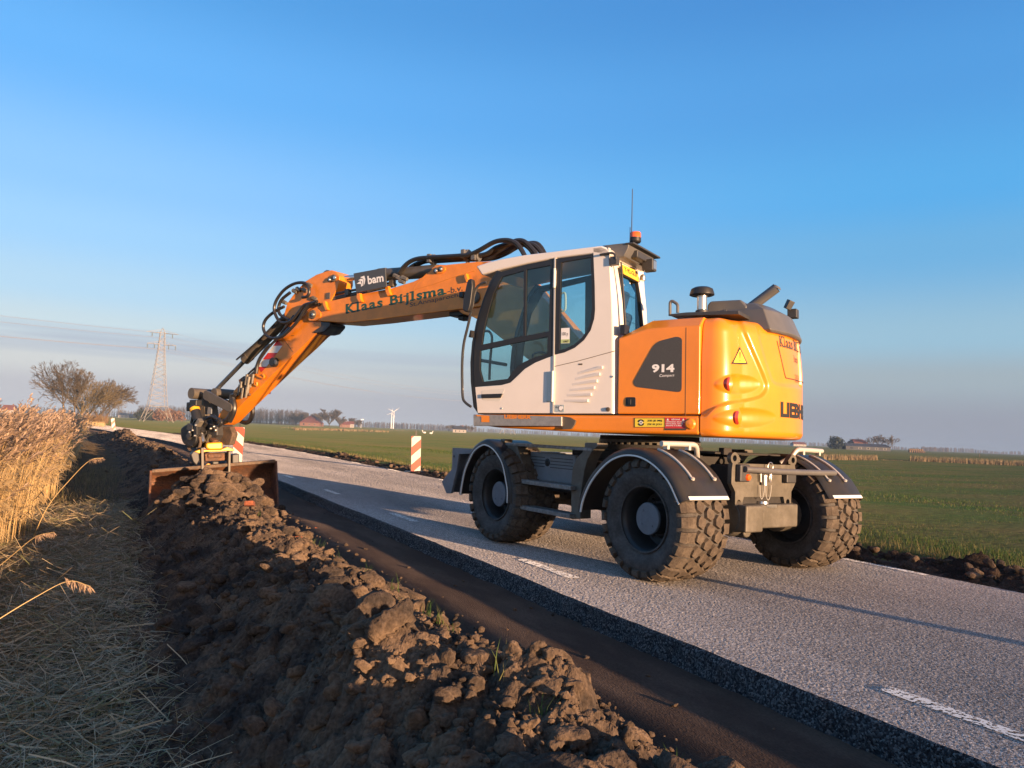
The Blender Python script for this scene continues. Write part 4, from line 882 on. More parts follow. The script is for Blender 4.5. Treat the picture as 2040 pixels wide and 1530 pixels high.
for (x, y, h) in ((1045, 987, 62), (1098, 1256, 58)):
    b = B(); c_ = on_cw(K4, x-12, y, -.028); c2_ = on_cw(K4, x+14, y, .0); r_ = (on_cw(K4, x-30, y-h, 0)-on_cw(K4, x-30, y, 0)).length*.92
    b.lathe([(r_*.96,-.03),(r_*.96,.004),(r_*.8,.010),(0,.012)], Vector((c_.x*.5+c2_.x*.5+.006, c_.y, c_.z)), (-1,.12,0), n=24); b.build('tail_lamp', M_REDL, cw)
# lettering wraps round the stern
def s_of(K, x, y):
    q = on_cw(K, x, y); best = min(su, key=lambda s: (plan_at(s)[0]-Vector((q.x, q.y, 0))).length); return best, q.z
s0, z0 = s_of(K4, 1428, 1252); _, z1 = s_of(K4, 1430, 1128)
b = B(); wid = 2*(SL/2-s0)*1.16
def dense(v, f, k=3): return v, f
letters(b, 'LIEBHERR', lambda u, v: cw_point(s0+wid*u, z0+(z1-z0)*v, out=.004), bold=.05); b.build('maker_lettering', M_BLK, cw, recalc=False)
s2, z2 = s_of(K4, 1425, 690); _, z3 = s_of(K4, 1430, 618)
b = B(); V_, F_ = slab('Klaas Bijlsma', .02); w2 = 2*(SL/2-s2); lay(b, V_, F_, lambda u, v: cw_point(s2+w2*u, z2-.035+(z3-z2+.06)*v, out=.004))
b.build('owner_lettering', M_GLEG, cw, recalc=False); b = B(); s4, z4 = s_of(K4, 1535, 792)
letters(b, 'St.Annaparochie', lambda u, v: cw_point(s4+2*(SL/2-s4)*u, z4-.05+.10*v, out=.004), bold=.006); b.build('owner_lettering', M_GLEG, cw, recalc=False); b = B(); letters(b, 'Tel. 0518 - 401', lambda u, v: cw_point(s4+2*(SL/2-s4)*u, z4-.24+.085*v, out=.004), bold=.004)
b.build('owner_lettering', M_GLEG, cw, recalc=False)
# the gap line round the radiator hatch
b = B(); gp_ = [on_cw(K4, *p, .002) for p in ((1368,520),(1400,640),(1430,770),(1450,860),(1463,915),(1470,938))]; b.tube([p for p in gp_ if p], .006, 6)
sH, zH = s_of(K4, 1470, 938); b.tube([cw_point(sH+(SL-2*sH)*k/20, zH, out=.001) for k in range(21)], .006, 6); b.build('hatch_gap', M_GLEG, cw)

# rear top cover, hood, exhaust, pre-cleaner
b = B(); N_ = 24
def cap_ring(z, r_, ya, x_front):
    a0 = math.asin(min(.99, ya/r_)); return [(x_front, ya, z)]+[(-r_*math.cos(a0*(1-2*k/N_)), r_*math.sin(a0*(1-2*k/N_)), z) for k in range(N_+1)]+[(x_front, -ya, z)]
rg = [cap_ring(2.435, 1.672, .60, -1.20), cap_ring(2.46, 1.690, .64, -1.14), cap_ring(2.68, 1.60, .60, -1.10), cap_ring(2.765, 1.46, .52, -1.08)]; m = len(rg[0])
b.add([p for r_ in rg for p in r_], [(i*m+k, i*m+(k+1)%m, (i+1)*m+(k+1)%m, (i+1)*m+k) for i in range(3) for k in range(m)]+[tuple(range(m)), tuple(3*m+k for k in range(m))]); b.build('rear_hood', M_GREY, ex, bevel=.012)
b = B(); hp = xz(K4, [(845,360),(870,325),(1115,312),(1165,365),(1165,432),(845,432)], .55); b.prism_y(hp, .58, -.6); b.build('engine_hood', M_GREY, ex, bevel=.02)
b = B(); b.prism_y(xz(K4, [(555,428),(680,415),(1100,400),(1105,432),(555,446)], .95), .98, -.6); b.build('top_deck', M_DK, ex, bevel=.006)
b = B(); b.lathe([(.075,0),(.075,.25)], (-1.12, .52, 2.60), (.0,1,0), n=6); b.box((-1.08,.56,2.62),(.05,.1,.16)); b.build('hinge_bracket', M_DK, ex, bevel=.008)
b = B(); e0, e1 = U.at(K4(1225,345), y=.25), U.at(K4(1398,215), y=.25); d_ = (e1-e0).normalized()
b.tube([e0-d_*.1, e1], [.052, .052], 20, cap=False); tip = U.at(K4(1416,188), y=.25); b.tube([e1, e1+(tip-e1)*.5], [.052, .030], 20, cap=False); b.tube([e0, e1], [.045, .045], 16, 1, cap=True); b.build('exhaust_pipe', [M_GREY, M_BLACK], ex, smooth=60)
b = B(); q = U.at(K4(1480,385), y=-.25); q2 = U.at(K4(1515,318), y=-.25); b.tube([q, q2], [.045,.05], 4); q3 = U.at(K4(1530,425), y=-.35); b.box(q3, (.10,.12,.10)); b.build('rear_camera', M_DK, ex, bevel=.006)
b = B(); pc = U.at(K4(798,400), y=.82); pt = U.at(K4(798,300), y=.82); zt = U.at(K4(798,212), y=.82).z; rr = (U.at(K4(908,270), y=.82)-U.at(K4(688,270), y=.82)).length*.5*.86
pcx, pcy = pc.x, pc.y
b.lathe([(0,zt),(rr*.62,zt-.002),(rr*.88,zt-.020),(rr,zt-.07),(rr*1.0,zt-.082),(rr*.90,zt-.088),(rr*.3,zt-.085)], (pcx,pcy,0), (0,0,1), n=40); pre = b.build('air_precleaner', M_BLACK, ex)
b = B(); b.lathe([(rr*.40,pc.z-.01),(rr*.40,zt-.088)], (pcx,pcy,0), (0,0,1), n=28); b.lathe([(rr*.44,zt-.105),(rr*.44,zt-.088)], (pcx,pcy,0), (0,0,1), n=28); b.build('stem', M_STEEL, pre)
b = B(); b.lathe([(rr*.52,pc.z-.05),(rr*.52,pc.z),(rr*.40,pc.z+.01)], (pcx,pcy,0), (0,0,1), n=28); b.build('base', M_DK, pre)
b = B(); b.tube(smooth_path(p3(K4, [(543,440),(543,380),(545,335),(560,322),(585,335),(603,355),(604,415)], y=.95), 4), .016, 10); b.build('handrail', M_GREY, ex)

# ---------------------------------------------------------------- cab
YC, YR = 1.25, .34                          # left and right side of the cab
wl = [(697,945),(780,925),(860,888),(930,830),(980,755),(1006,670),(1013,600),(1010,420),(1000,180)]     # lower and rear edge of the quarter window
cq = xz(K3, [(699,1392)]+wl+[(1000,130),(1065,118),(1118,150),(1128,330),(1140,600),(1140,1392)], YC)
b = B(); b.prism_y(cq, YC, YC-.05); b.build('cab_quarter', M_WH, ex, bevel=.006)
# rounded rear corners, rear pillar strips, sills
xr = lambda z: np.interp(z, [1.55, 2.0, 2.45, 2.8, 3.05, 3.25, 3.36], [-.155, -.165, -.150, -.115, -.075, -.03, .03])
xe = lambda z: np.interp(z, [a[1] for a in (cq[-1], cq[-2], cq[-3], cq[-4])], [a[0] for a in (cq[-1], cq[-2], cq[-3], cq[-4])])
zs = [cq[-1][1], 1.8, 2.0, 2.2, 2.4, 2.6, 2.8, 2.95, 3.1, 3.2, 3.28, 3.34]
b = B(); rows = []
for z in zs:
    x1, x0 = float(xe(z)), float(xr(z)); row = []
    for y0, sg in ((YC, 1),):
        for k in range(9):
            t = k/8*math.pi/2; row.append((x1+(x0-x1)*math.sin(t), YC-.14*(1-math.cos(t)), z))
    row += [(x0, YC-.20, z), (x0+.04, YC-.20, z), (x1, YC-.05, z)]; rows.append(row)
m = len(rows[0]); V = [p for r_ in rows for p in r_]
b.add(V, [(i*m+k, i*m+(k+1)%m, (i+1)*m+(k+1)%m, (i+1)*m+k) for i in range(len(rows)-1) for k in range(m)]+[tuple(range(m)), tuple((len(rows)-1)*m+k for k in range(m))])
rows2 = [[(p[0], YC+YR-p[1], p[2]) for p in r_] for r_ in rows]; V = [p for r_ in rows2 for p in r_]
b.add(V, [(i*m+k, i*m+(k+1)%m, (i+1)*m+(k+1)%m, (i+1)*m+k) for i in range(len(rows)-1) for k in range(m)]+[tuple(range(m)), tuple((len(rows)-1)*m+k for k in range(m))])
def rear_box(z0_, z1_, y0, y1, mb, mi=0, dx=0.0):
    a, c_ = float(xr(z0_))+dx, float(xr(z1_))+dx; mb.add([(a,y0,z0_),(a,y1,z0_),(c_,y1,z1_),(c_,y0,z1_),(a+.04,y0,z0_),(a+.04,y1,z0_),(c_+.04,y1,z1_),(c_+.04,y0,z1_)], [(0,1,2,3),(7,6,5,4),(0,4,5,1),(1,5,6,2),(2,6,7,3),(3,7,4,0)], mi)
rear_box(1.57, 2.33, YC-.2, YR+.2, b); rear_box(3.16, 3.34, YC-.2, YR+.2, b)
b.build('cab_rear', M_WH, ex, smooth=50)
b = B()
for z0_, z1_ in ((2.33, 2.6), (2.6, 2.9), (2.9, 3.16)):
    rear_box(z0_, z1_, YC-.196, YC-.235, b, dx=-.008); rear_box(z0_, z1_, YR+.20, YR+.225, b, dx=-.008)
rear_box(2.325, 2.36, YC-.2, YR+.2, b, dx=-.009); rear_box(3.09, 3.165, YC-.2, YR+.2, b, dx=-.009)
rw_ = b.build('rear_window', M_BLACK, ex)
b = B()
for z0_, z1_ in ((2.35, 2.6), (2.6, 2.9), (2.9, 3.10)): rear_box(z0_, z1_, YC-.23, YR+.222, b, dx=.012)
b.build('pane', M_GLASS, rw_)
# roof
rf = xz(K3, [(105,268),(200,236),(300,212),(480,181),(720,153),(900,130),(1000,118),(1060,112),(1108,128),(1132,160),(1128,190),(1000,176),(850,192),(715,209),(500,250),(300,295),(150,336)], YC)
b = B(); b.prism_y(rf, YC, YR); b.build('cab_roof', M_WH, ex, bevel=.045, seg=5)
# hood over the rear edge
hd = p3(K9, [(118,822),(300,800),(470,783),(455,860),(400,962),(300,985),(236,905),(190,850)], y=1.10)
b = B(); b.prism([(p.x, p.z) for p in hd], lambda a, c_: (a, 1.10, c_), lambda a, c_: (a, .42, c_)); hood_x = hd[2].x; hood_z = hd[2].z
hood = b.build('roof_hood', M_GREY, ex, bevel=.012)
b = B(); b.box((hood_x-.005, .74, hood_z-.012), (.10, .74, .02)); b.build('hood_lip', M_DK, hood, bevel=.004)
wlp = U.at(K9(690,1090), x=hood_x); b = B(); b.box((hood_x-.04, wlp.y+.02, wlp.z), (.13, .12, .13)); b.box((hood_x+.02, .74, hood_z-.09), (.1, .42, .08)); wk = b.build('work_lamp', M_DK, ex, bevel=.012)
b = B(); b.box((hood_x-.107, wlp.y+.02, wlp.z), (.006, .08, .09)); b.build('lens', M_STEEL, wk)
bx = U.at(K9(545,815), x=hood_x+.06); s_px = 75/6.375/F_PX*8.15
b = B(); b.lathe([(.012,-.012),(.012,.012),(s_px*.85,.022),(s_px,.035),(s_px*.98,.078)], (bx.x, bx.y, bx.z), (0,0,1), n=28); bc = b.build('beacon', M_BLACK, ex)
b = B(); b.lathe([(s_px*.98,.078),(s_px*.97,.125),(s_px*.85,.139),(0,.142)], (bx.x, bx.y, bx.z), (0,0,1), n=28); b.build('amber_dome', M_AMB, bc)
a0_, a1_ = U.at(K9(497,770), x=hood_x+.09), U.at(K9(510,105), x=hood_x+.09); b = B(); b.tube([a0_, a0_.lerp(a1_, .1), a1_], [.009, .006, .0045], 6); q = U.at(K9(480,590), x=hood_x+.09); b.tube([Vector((q.x, q.y, a0_.z)), q], .004, 5); b.build('antenna', M_BLACK, ex)
# number plate and lamps under the hood
npx = float(xr(3.1))-.03; b = B(); q4 = p3(K9, [(398,1182),(592,1283),(577,1152),(386,1066)], x=npx); f_ = quad(q4)
b.add([f_(0,0), f_(1,0), f_(1,1), f_(0,1)]+[f_(0,0)+Vector((.02,0,0)), f_(1,0)+Vector((.02,0,0)), f_(1,1)+Vector((.02,0,0)), f_(0,1)+Vector((.02,0,0))], [(0,1,2,3),(7,6,5,4),(0,4,5,1),(1,5,6,2),(2,6,7,3),(3,7,4,0)])
npl = b.build('number_plate', mat('number_plate', (.83, .50, .04), rough=.5), ex)
b = B(); letters(b, 'T-92-GLR', lambda u, v: f_(.08+.84*u, .34+.46*v)+Vector((-.002,0,0)), bold=.02); b.build('plate_lettering', M_BLK, npl, recalc=False)
b = B(); q = U.at(K9(640,1235), x=npx-.02); b.lathe([(0,-.04),(.028,-.03),(.034,0),(.028,.03),(0,.045)], q, (0,0,1), n=16); b.build('mirror_ball', M_STEEL, ex)
b = B(); b.tube(smooth_path(p3(K9, [(95,940),(180,925),(250,918),(290,945),(300,1000)], y=1.27), 4), .013, 8); q = U.at(K9(285,1020), y=1.24); b.box(q, (.08,.07,.09)); b.build('lamp_bracket', M_DK, ex, bevel=.004)
b = B(); w0, w1 = U.at(K4(150,10), x=-.15), U.at(K4(186,560), x=-.22); b.tube([w0, w0.lerp(w1,.5), w1], [.010,.014,.016], 6); q = U.at(K4(180,555), x=-.22); b.box(q, (.05,.12,.10)); b.build('wiper', M_BLACK, ex)
# door
fr_o = [(282,318),(500,256),(713,214),(713,600),(697,948),(640,968),(560,1000),(480,1048),(420,1105),(370,1152),(300,1172),(100,1187),(93,1050),(98,900),(112,780),(140,640),(185,500),(235,392)]
pA = [(306,350),(474,302),(470,800),(152,868),(165,770),(195,640),(240,480)]; pB = [(492,296),(676,262),(665,765),(485,800)]; pC = [(140,912),(400,855),(655,806),(652,935),(560,962),(470,1002),(400,1058),(350,1128),(160,1150),(137,1060)]
b = B(); b.prism_y([xz(K3, fr_o, YC)]+[xz(K3, p, YC)[::-1] for p in (pA, pB, pC)], YC+.004, YC-.03); dr = b.build('door', M_BLACK, ex)
b = B()
for p in (pA, pB, pC): b.prism_y(rounded(xz(K3, p, YC), 0), YC-.010, YC-.016)
b.build('pane', M_GLASS, dr)
b = B(); b.prism_y(xz(K3, [(697,950),(640,970),(560,1002),(480,1050),(420,1108),(370,1155),(300,1175),(101,1190),(120,1388),(692,1390)], YC), YC+.002, YC-.05); b.build('lower_panel', M_WH, dr, bevel=.006)
b = B(); q = xz(K3, [(155,1245),(315,1240),(300,1272),(155,1275)], YC); b.prism_y(q, YC+.022, YC); b.build('handle', M_BLACK, dr, bevel=.005)
b = B(); q = xz(K3, [(150,1215),(330,1200),(290,1300),(160,1290)], YC); b.prism_y(rounded(q, .02), YC+.0035, YC); b.build('handle_recess', mat('recess_paint', (.66,.63,.58), rough=.5), dr)
for zc in ((706,360), (690,1185)):
    q = U.at(K3(*zc), y=YC+.02); b = B(); hh = .11 if zc[1] < 500 else .17
    b.tube([(q.x, q.y, q.z-hh), (q.x, q.y, q.z+hh)], .016, 10); b.box((q.x+.045 if zc[1] > 500 else q.x, YC+.01, q.z), (.06, .012, hh*1.9) if zc[1] > 500 else (.03,.012,hh*1.6)); b.build('hinge', M_ZINC, dr, bevel=.003)
# post between door and quarter window
b = B(); b.prism_y(xz(K3, [(708,205),(718,205),(703,1388),(693,1388)], YC), YC+.012, YC-.04); b.build('door_post', M_ZINC, ex)
# quarter window
qw_o = [(719,213),(1000,180),(1010,420),(1013,600),(1006,670),(980,755),(930,830),(860,888),(780,925),(702,944)]
qw_i = [(757,240),(984,200),(990,420),(993,590),(985,680),(958,755),(915,815),(855,868),(790,898),(742,908)]
b = B(); b.prism_y([xz(K3, qw_o, YC), xz(K3, qw_i, YC)[::-1]], YC+.004, YC-.03); qw = b.build('quarter_window', M_BLACK, ex)
b = B(); b.prism_y(xz(K3, qw_i, YC), YC-.010, YC-.016); b.build('pane', M_GLASS, qw)
b = B(); q4 = p3(K3, [(755,858),(822,855),(822,738),(757,742)], y=YC-.006); f_ = quad(q4); b.add(q4, [(0,1,2,3)], 0); letters(b, '100 p', lambda u, v: f_(.12+.7*u, .45+.28*v)+Vector((0,.002,0)), 1, bold=.0); rect(b, lambda u, v: f_(u, v)+Vector((0,.002,0)), .0, .02, 1, .26, 2); letters(b, 'LIMIT', lambda u, v: f_(.3+.6*u, .06+.12*v)+Vector((0,.004,0)), 1, bold=.02); b.build('window_sticker', [M_WHT, M_GLEG, mat('sticker_green', (.45,.55,.25), rough=.6)], qw, recalc=False)
# front pillars and windscreen: the A posts sweep back over the roof
ap_o = [(270,300),(215,380),(160,520),(108,690),(76,850),(63,1000),(66,1150),(86,1340),(120,1390)]
ap_i = [(300,310),(235,400),(187,505),(142,645),(114,782),(100,900),(95,1050),(101,1180),(122,1386)]
A_o, A_i = xz(K3, ap_o, YC), xz(K3, ap_i, YC)
b = B(); b.prism_y(A_o+A_i[::-1], YC-.002, YC-.06); b.prism_y(A_o+A_i[::-1], YR+.06, YR); build_each(b, 'front_pillar', M_BLACK, ex, bevel=.006)
b = B(); V = [(a[0]-.03, y, a[1]) for a in A_o for y in (YC-.06, YR+.06)]; n = len(A_o); V += [(p[0]-.006, p[1], p[2]) for p in V]
b.add(V, [(2*i, 2*i+1, 2*i+3, 2*i+2) for i in range(n-1)]+[(2*n+2*i, 2*n+2*i+1, 2*n+2*i+3, 2*n+2*i+2) for i in range(n-1)]); b.build('windscreen', M_GLASS, ex, recalc=False)
# right side of the cab: black frame with a big window
rs = xz(K3, [(282,318),(713,214),(1000,180),(1128,330),(1140,600),(1140,1392),(122,1388),(93,1050),(112,780),(185,500)], YC)
ri = [xz(K3, p, YC) for p in ([(320,360),(660,270),(650,1130),(160,1145),(140,1000),(160,800),(220,540)], [(730,250),(985,215),(1060,360),(1060,900),(730,1060)])]
b = B(); b.prism_y([rs]+[r_[::-1] for r_ in ri], YR+.03, YR); rsd = b.build('right_side', M_BLACK, ex)
b = B()
for r_ in ri: b.prism_y(r_, YR+.018, YR+.012)
b.build('pane', M_GLASS, rsd)
b = B(); b.box((.75, .795, ZS+.03), (1.75, .86, .05)); b.box((.0, .795, ZS+.35), (.25, .84, .65)); b.build('cab_floor', M_DK, ex)
# seat, console, steering column
b = B(); b.box((.42, .80, 2.10), (.50, .50, .13)); 
st = b.build('seat', M_SEAT, ex, bevel=.05, seg=3)
b = B(); Rb = Matrix.Rotation(R(-16), 3, 'Y'); b.box((.11, .80, 2.42), (.13, .48, .66), rot=Rb); b.build('backrest', M_SEAT, st, bevel=.05, seg=3)
b = B(); b.box((.03, .80, 2.86), (.10, .28, .22), rot=Rb); b.build('headrest', M_SEAT, st, bevel=.04, seg=3)
b = B(); b.box((.45, .80, 1.88), (.4, .4, .36)); b.box((.55, 1.06, 2.20), (.36, .09, .10)); b.box((.55, .54, 2.20), (.36, .09, .10)); build_each(b, 'armrest', M_DK, st, bevel=.02)
b = B(); b.tube([(1.22, .80, 1.62), (1.02, .80, 2.22)], [.06, .045], 12); b.tube([(1.02+.02*math.cos(t), .80+.19*math.cos(t), 2.24+.0+.07*math.sin(t)-.0) for t in np.linspace(0, 6.283, 25)], .014, 8, cap=False); b.build('steering_column', M_DK, ex)
b = B(); b.tube(smooth_path(p3(K3, [(165,765),(205,765),(228,800),(228,860),(215,1000),(210,1135)], y=.95), 4), .016, 8); b.tube(p3(K3, [(135,985),(225,1000),(340,1020)], y=.42), .022, 6); b.build('grab_rail', M_GREY, ex)
b = B(); b.tube(smooth_path(p3(K3, [(758,478),(778,472),(790,490),(790,590),(775,610),(758,612)], y=YC-.06), 3), .012, 8); b.build('door_handle', M_WHT, ex)
# side mirror and its arm; long guard rail in front of the post
b = B(); mr = rounded(xz(K5, [(1860,352),(1893,352),(1897,420),(1880,560),(1860,625),(1815,612),(1822,520),(1845,410)], 1.45), .03); b.prism_y(mr, 1.49, 1.42); mro = b.build('side_mirror', M_BLACK, ex, bevel=.015)
b = B(); b.tube(smooth_path(p3(K5, [(1995,375),(1950,392),(1915,425),(1890,500),(1880,575),(1860,600)], y=1.40), 4), .016, 8); b.build('mirror_arm', M_DK, mro)
b = B(); b.tube(smooth_path(p3(K3, [(75,600),(45,730),(15,860),(3,1000),(3,1150),(8,1270),(30,1310),(70,1340)], y=1.36), 5), .016, 10); b.build('guard_rail', mat('dark_rail', (.05,.05,.052), rough=.25, metal=.4), ex)
b = B(); b.prism_y(xz(K3, [(75,760),(85,760),(82,812),(62,812)], 1.30), 1.33, 1.27); b.build('bracket', M_BLACK, ex)
# slots pressed into the lower rear panel, stickers, lock
b = B()
for (x0, y0, x1, y1) in ((885,1085,1075,1040),(866,1128,1055,1092),(845,1170,1035,1144),(824,1213,1014,1195),(804,1253,990,1246),(782,1294,965,1294)):
    p, q = U.at(K3(x0, y0), y=YC), U.at(K3(x1, y1), y=YC); d = (q-p); up = Vector((0,0,1))*.012; ends = []
    b.add([p-up+Vector((0,.001,0)), q-up*1.2+Vector((0,.020,0)), q+up*1.2+Vector((0,.020,0)), p+up+Vector((0,.001,0)), q-up*1.2, q+up*1.2], [(0,1,2,3),(1,4,5,2),(0,4,1),(3,2,5)])
build_each(b, 'vent_louvre', M_WH, ex, smooth=20)
b = B(); p = [U.at(K3(*k), y=YC) for k in ((705,1033),(880,993),(1165,915))]; b.tube([q+Vector((0,-.001,0)) for q in p], .004, 5); q = U.at(K3(905,1016), y=YC); b.box(q, (.045,.006,.016)); q = U.at(K3(1115,1360), y=YC); b.lathe([(0,.02),(.02,.018),(.024,0)], q, (0,1,0), n=14); b.build('panel_line', M_GLEG, ex)
b = B()
for k in ((1148,1110), (305,1353)): q = U.at(K3(*k), y=YC); b.lathe([(0,.008),(.010,.007),(.012,0)], q, (0,1,0), n=10)
build_each(b, 'screw', M_STEEL, ex)
def draw_seal(t, f): disc(t, f, .68, .5, .26, .42, 0, r0=.0); disc(t, f, .68, .5, .26, .42, 1, r0=.72, a0=60, a1=350); letters(t, 'VA', lambda u, v: f(.08+.3*u, .5+.3*v), 1); return [M_WHT, M_BSIGN]
sticker('seal_sticker', K3, [(705,1378),(778,1380),(778,1325),(705,1325)], YC+.001, mat('blue_grey_sticker', (.34,.42,.46), rough=.5), draw_seal)
# aluminium rail along the sill with the maker's name
b = B(); rl = p3(K8, [(312,855),(1505,885),(1505,1015),(312,1010)], y=YS+.03); b.prism_y([(p.x, p.z) for p in rl], YS+.06, YS+.002); rail = b.build('sill_rail', M_RAIL, ex, bevel=.006)
b = B(); b.prism_y(xz(K8, [(1505,880),(1605,895),(1680,940),(1665,990),(1625,1050),(1505,1058)], YS+.02), YS+.03, YS); b.build('rail_end', M_CYL, rail)
b = B(); q = quad(p3(K8, [(710,910),(1075,917),(1075,868),(710,855)], y=YS+.064)); letters(b, 'LIEBHERR', q, bold=.05); b.add(p3(K8, [(400,958),(510,960),(510,872),(320,858),(345,880),(400,880)], y=YS+.064), [(0,1,2,3,4,5)]); b.build('rail_lettering', M_OR, rail, recalc=False)

# ---------------------------------------------------------------- boom
BW = .19
bo = [(575,690),(600,690),(860,707),(1100,683),(1400,645),(1820,592),(1960,572),(2040,520),(2090,400),(2090,215),(2040,205),(1900,210),(1660,235),(1610,232),(1565,262),(1480,330),(1400,370),(1220,425),(960,475),(700,533),(640,560),(590,585),(545,610),(530,640),(545,675)]
b = B(); b.prism_y(xz(K5, bo, BW), BW, -BW); boom = b.build('boom', M_ORW, ex, bevel=.012)
jp = U.at(K5(1905,500), y=0); b = B(); jx, jz = jp.x, jp.z
b.prism_y(rounded([(jx+.25, jz-.05), (jx-.2, jz+.42), (jx-.75, jz+.35), (.12, 1.75), (.30, 1.55), (.62, 1.62), (jx-.1, jz-.30), (jx+.15, jz-.24)], .12), BW-.03, -BW+.03); b.build('boom_base', M_ORW, ex, bevel=.012)
def boss(K, c, r, mb, y, h=.03, mi=0): mb.lathe([(0,h),(r*.8,h),(r,h*.6),(r,0)], U.at(K(*c), y=y), (0,1,0), n=22, mi=mi)
b = B(); boss(K5, (590,640), .075, b, BW); boss(K5, (1905,500), .085, b, BW); boss(K5, (1590,283), .045, b, BW); boss(K5, (1630,270), .04, b, BW); boss(K5, (590,640), .03, b, BW+.03); build_each(b, 'pin', M_CYL, boom)
b = B(); boss(K5, (590,640), .024, b, BW+.06, .02); boss(K5, (1590,283), .022, b, BW+.03, .02); boss(K5, (1630,270), .018, b, BW+.03, .02); build_each(b, 'bolt', M_STEEL, boom)
b = B(); eb = xz(K5, [(1545,270),(1600,238),(1660,250),(1668,275),(1640,305),(1580,312)], BW); b.prism_y(rounded(eb, .04), BW+.012, BW-.01); b.prism_y(rounded(xz(K5, [(560,610),(640,595),(660,650),(620,690),(550,690)], BW), .05), BW+.014, BW-.01); build_each(b, 'boss_plate', M_ORW, boom, bevel=.005)
for pts in ([(672,530),(690,530),(700,575),(712,600),(692,606),(672,560)], [(948,465),(972,465),(978,510),(990,535),(965,540),(945,505)], [(1178,410),(1203,408),(1210,450),(1222,478),(1195,490),(1180,450)], [(1820,315),(1838,305),(1842,330),(1850,350),(1836,374),(1822,345)]):
    b = B(); b.prism_y(xz(K5, pts, BW+.03), BW+.05, BW-.005); build_each(b, 'hose_hook', M_ORW, boom, bevel=.006)
q_ = quad(p3(K5, [(852,660),(1672,500),(1672,395),(852,555)], y=BW+.002)); WD = [slab('Klaas', .03), slab('Bijlsma', .03)]; ext = [(min(p[0] for p in v), max(p[0] for p in v)) for v, f in WD]; tot = ext[0][1]-ext[0][0]+.42+ext[1][1]-ext[1][0]; y_lo = min(p[1] for v, f in WD for p in v); y_hi = max(p[1] for v, f in WD for p in v); x_ = 0
for (v_, f_w), (e0, e1) in zip(WD, ext):
    b = B(); b.add([q_((p[0]-e0+x_)/tot, (p[1]-y_lo)/(y_hi-y_lo)) for p in v_], f_w); b.build('name_lettering', M_GREENT, boom, recalc=False); x_ += e1-e0+.42
b = B(); letters(b, '-b.v.', quad(p3(K5, [(1680,472),(1803,445),(1803,395),(1680,422)], y=BW+.002)), bold=.012); b.build('place_lettering', M_GLEG, boom, recalc=False); b = B(); letters(b, 'St.Annaparochie', quad(p3(K5, [(1372,588),(1815,492),(1815,452),(1372,542)], y=BW+.002)), bold=.008); b.build('place_lettering', M_GLEG, boom, recalc=False)
b = B(); b.tube([U.at(K5(*p), y=BW+.0005) for p in ((1400,440),(1430,390),(1500,315),(1560,268))], .003, 4); b.tube([U.at(K5(*p), y=BW+.0005) for p in ((1400,440),(1560,395),(1700,345),(1900,285))], .003, 4); build_each(b, 'weld_seam', mat('orange_dark', (.55,.21,.016), rough=.5), boom)
b = B(); q = U.at(K5(1780,630), y=0); b.box(q, (.24,.20,.10)); b.box(U.at(K5(1810,660), y=-.02), (.10,.14,.10)); b.build('boom_lamp', M_BLACK, ex, bevel=.015)
q = U.at(K5(1805,480), y=BW+.05); b = B(); b.box(q, (.07,.10,.08)); b.build('small_lamp', M_BLACK, boom, bevel=.01)
# sign board on the boom
sq = p3(K5, [(937,460),(1180,413),(1170,258),(915,305)], y=.30); f_ = quad(sq); b = B(); b.add(list(sq)+[p-Vector((0,.02,0)) for p in sq], [(0,1,2,3),(7,6,5,4),(0,4,5,1),(1,5,6,2),(2,6,7,3),(3,7,4,0)]); sg_ = b.build('sign_board', M_BSIGN, ex)
b = B(); fo = lambda u, v: f_(u, v)+Vector((0,.003,0)); letters(b, 'bam', lambda u, v: fo(.43+.51*u, .29+.44*v-.0), bold=.03)
for poly in ([(.06,.44),(.20,.55),(.24,.28),(.19,.24),(.20,.38)], [(.12,.60),(.22,.66),(.30,.60),(.27,.30),(.24,.26),(.24,.52)], [(.20,.74),(.34,.78),(.36,.58),(.32,.36),(.29,.30),(.31,.60),(.27,.66)]): b.add([fo(*p) for p in poly], [tuple(range(len(poly)))])
b.build('sign_lettering', M_WHT, sg_, recalc=False)
# stick cylinder along the top of the boom
b = B(); c0, c1, c2 = U.at(K5(1600,285), y=0), U.at(K5(1180,315), y=0), U.at(K5(745,355), y=0); b.tube([c0, c1], .095, 18); b.tube([c1, c1+(c2-c1)*.12], .105, 18); scy = b.build('stick_cylinder', M_CYL, ex)
b = B(); b.tube([c1, c2], .045, 14); b.build('rod', M_STEEL, scy)
b = B(); b.tube([Vector((c2.x, .13, c2.z)), Vector((c2.x, -.13, c2.z))], .13, 18); b.build('rod_eye', M_CYL, scy)
# hard lines below the sign
b = B()
for (p, q, r_) in (((590,505),(1250,375),.020), ((640,525),(1260,395),.020), ((620,545),(1240,408),.018)): b.tube([U.at(K5(*p), y=.12), U.at(K5((p[0]+q[0])/2, (p[1]+q[1])/2), y=.12), U.at(K5(*q), y=.12)], r_, 8)
for x in (720, 870, 1230): 
    q = U.at(K5(x, 505-.2*(x-640)), y=.13); b.box(q, (.08,.07,.10))
build_each(b, 'hydraulic_pipe', M_CYL, ex)
b = B()
for c_ in ((1265,330),(1290,345),(1310,370),(1330,345),(560,400),(470,435),(440,450),(520,440),(355,540),(600,510)): 
    q = U.at(K5(*c_), y=.16); b.tube([q-Vector((.05,0,.02)), q+Vector((.05,0,.02))], [.03,.036], 6)
build_each(b, 'hose_fitting', M_FIT, ex)
def hose(K, pts, y, r=.028, name='hose'):
    P_ = [U.at(K(*p[:2]), y=(p[2] if len(p) > 2 else y)) for p in pts]; b = B(); b.tube(smooth_path(P_, 6), r, 8); return b.build(name, M_HOSE, ex)
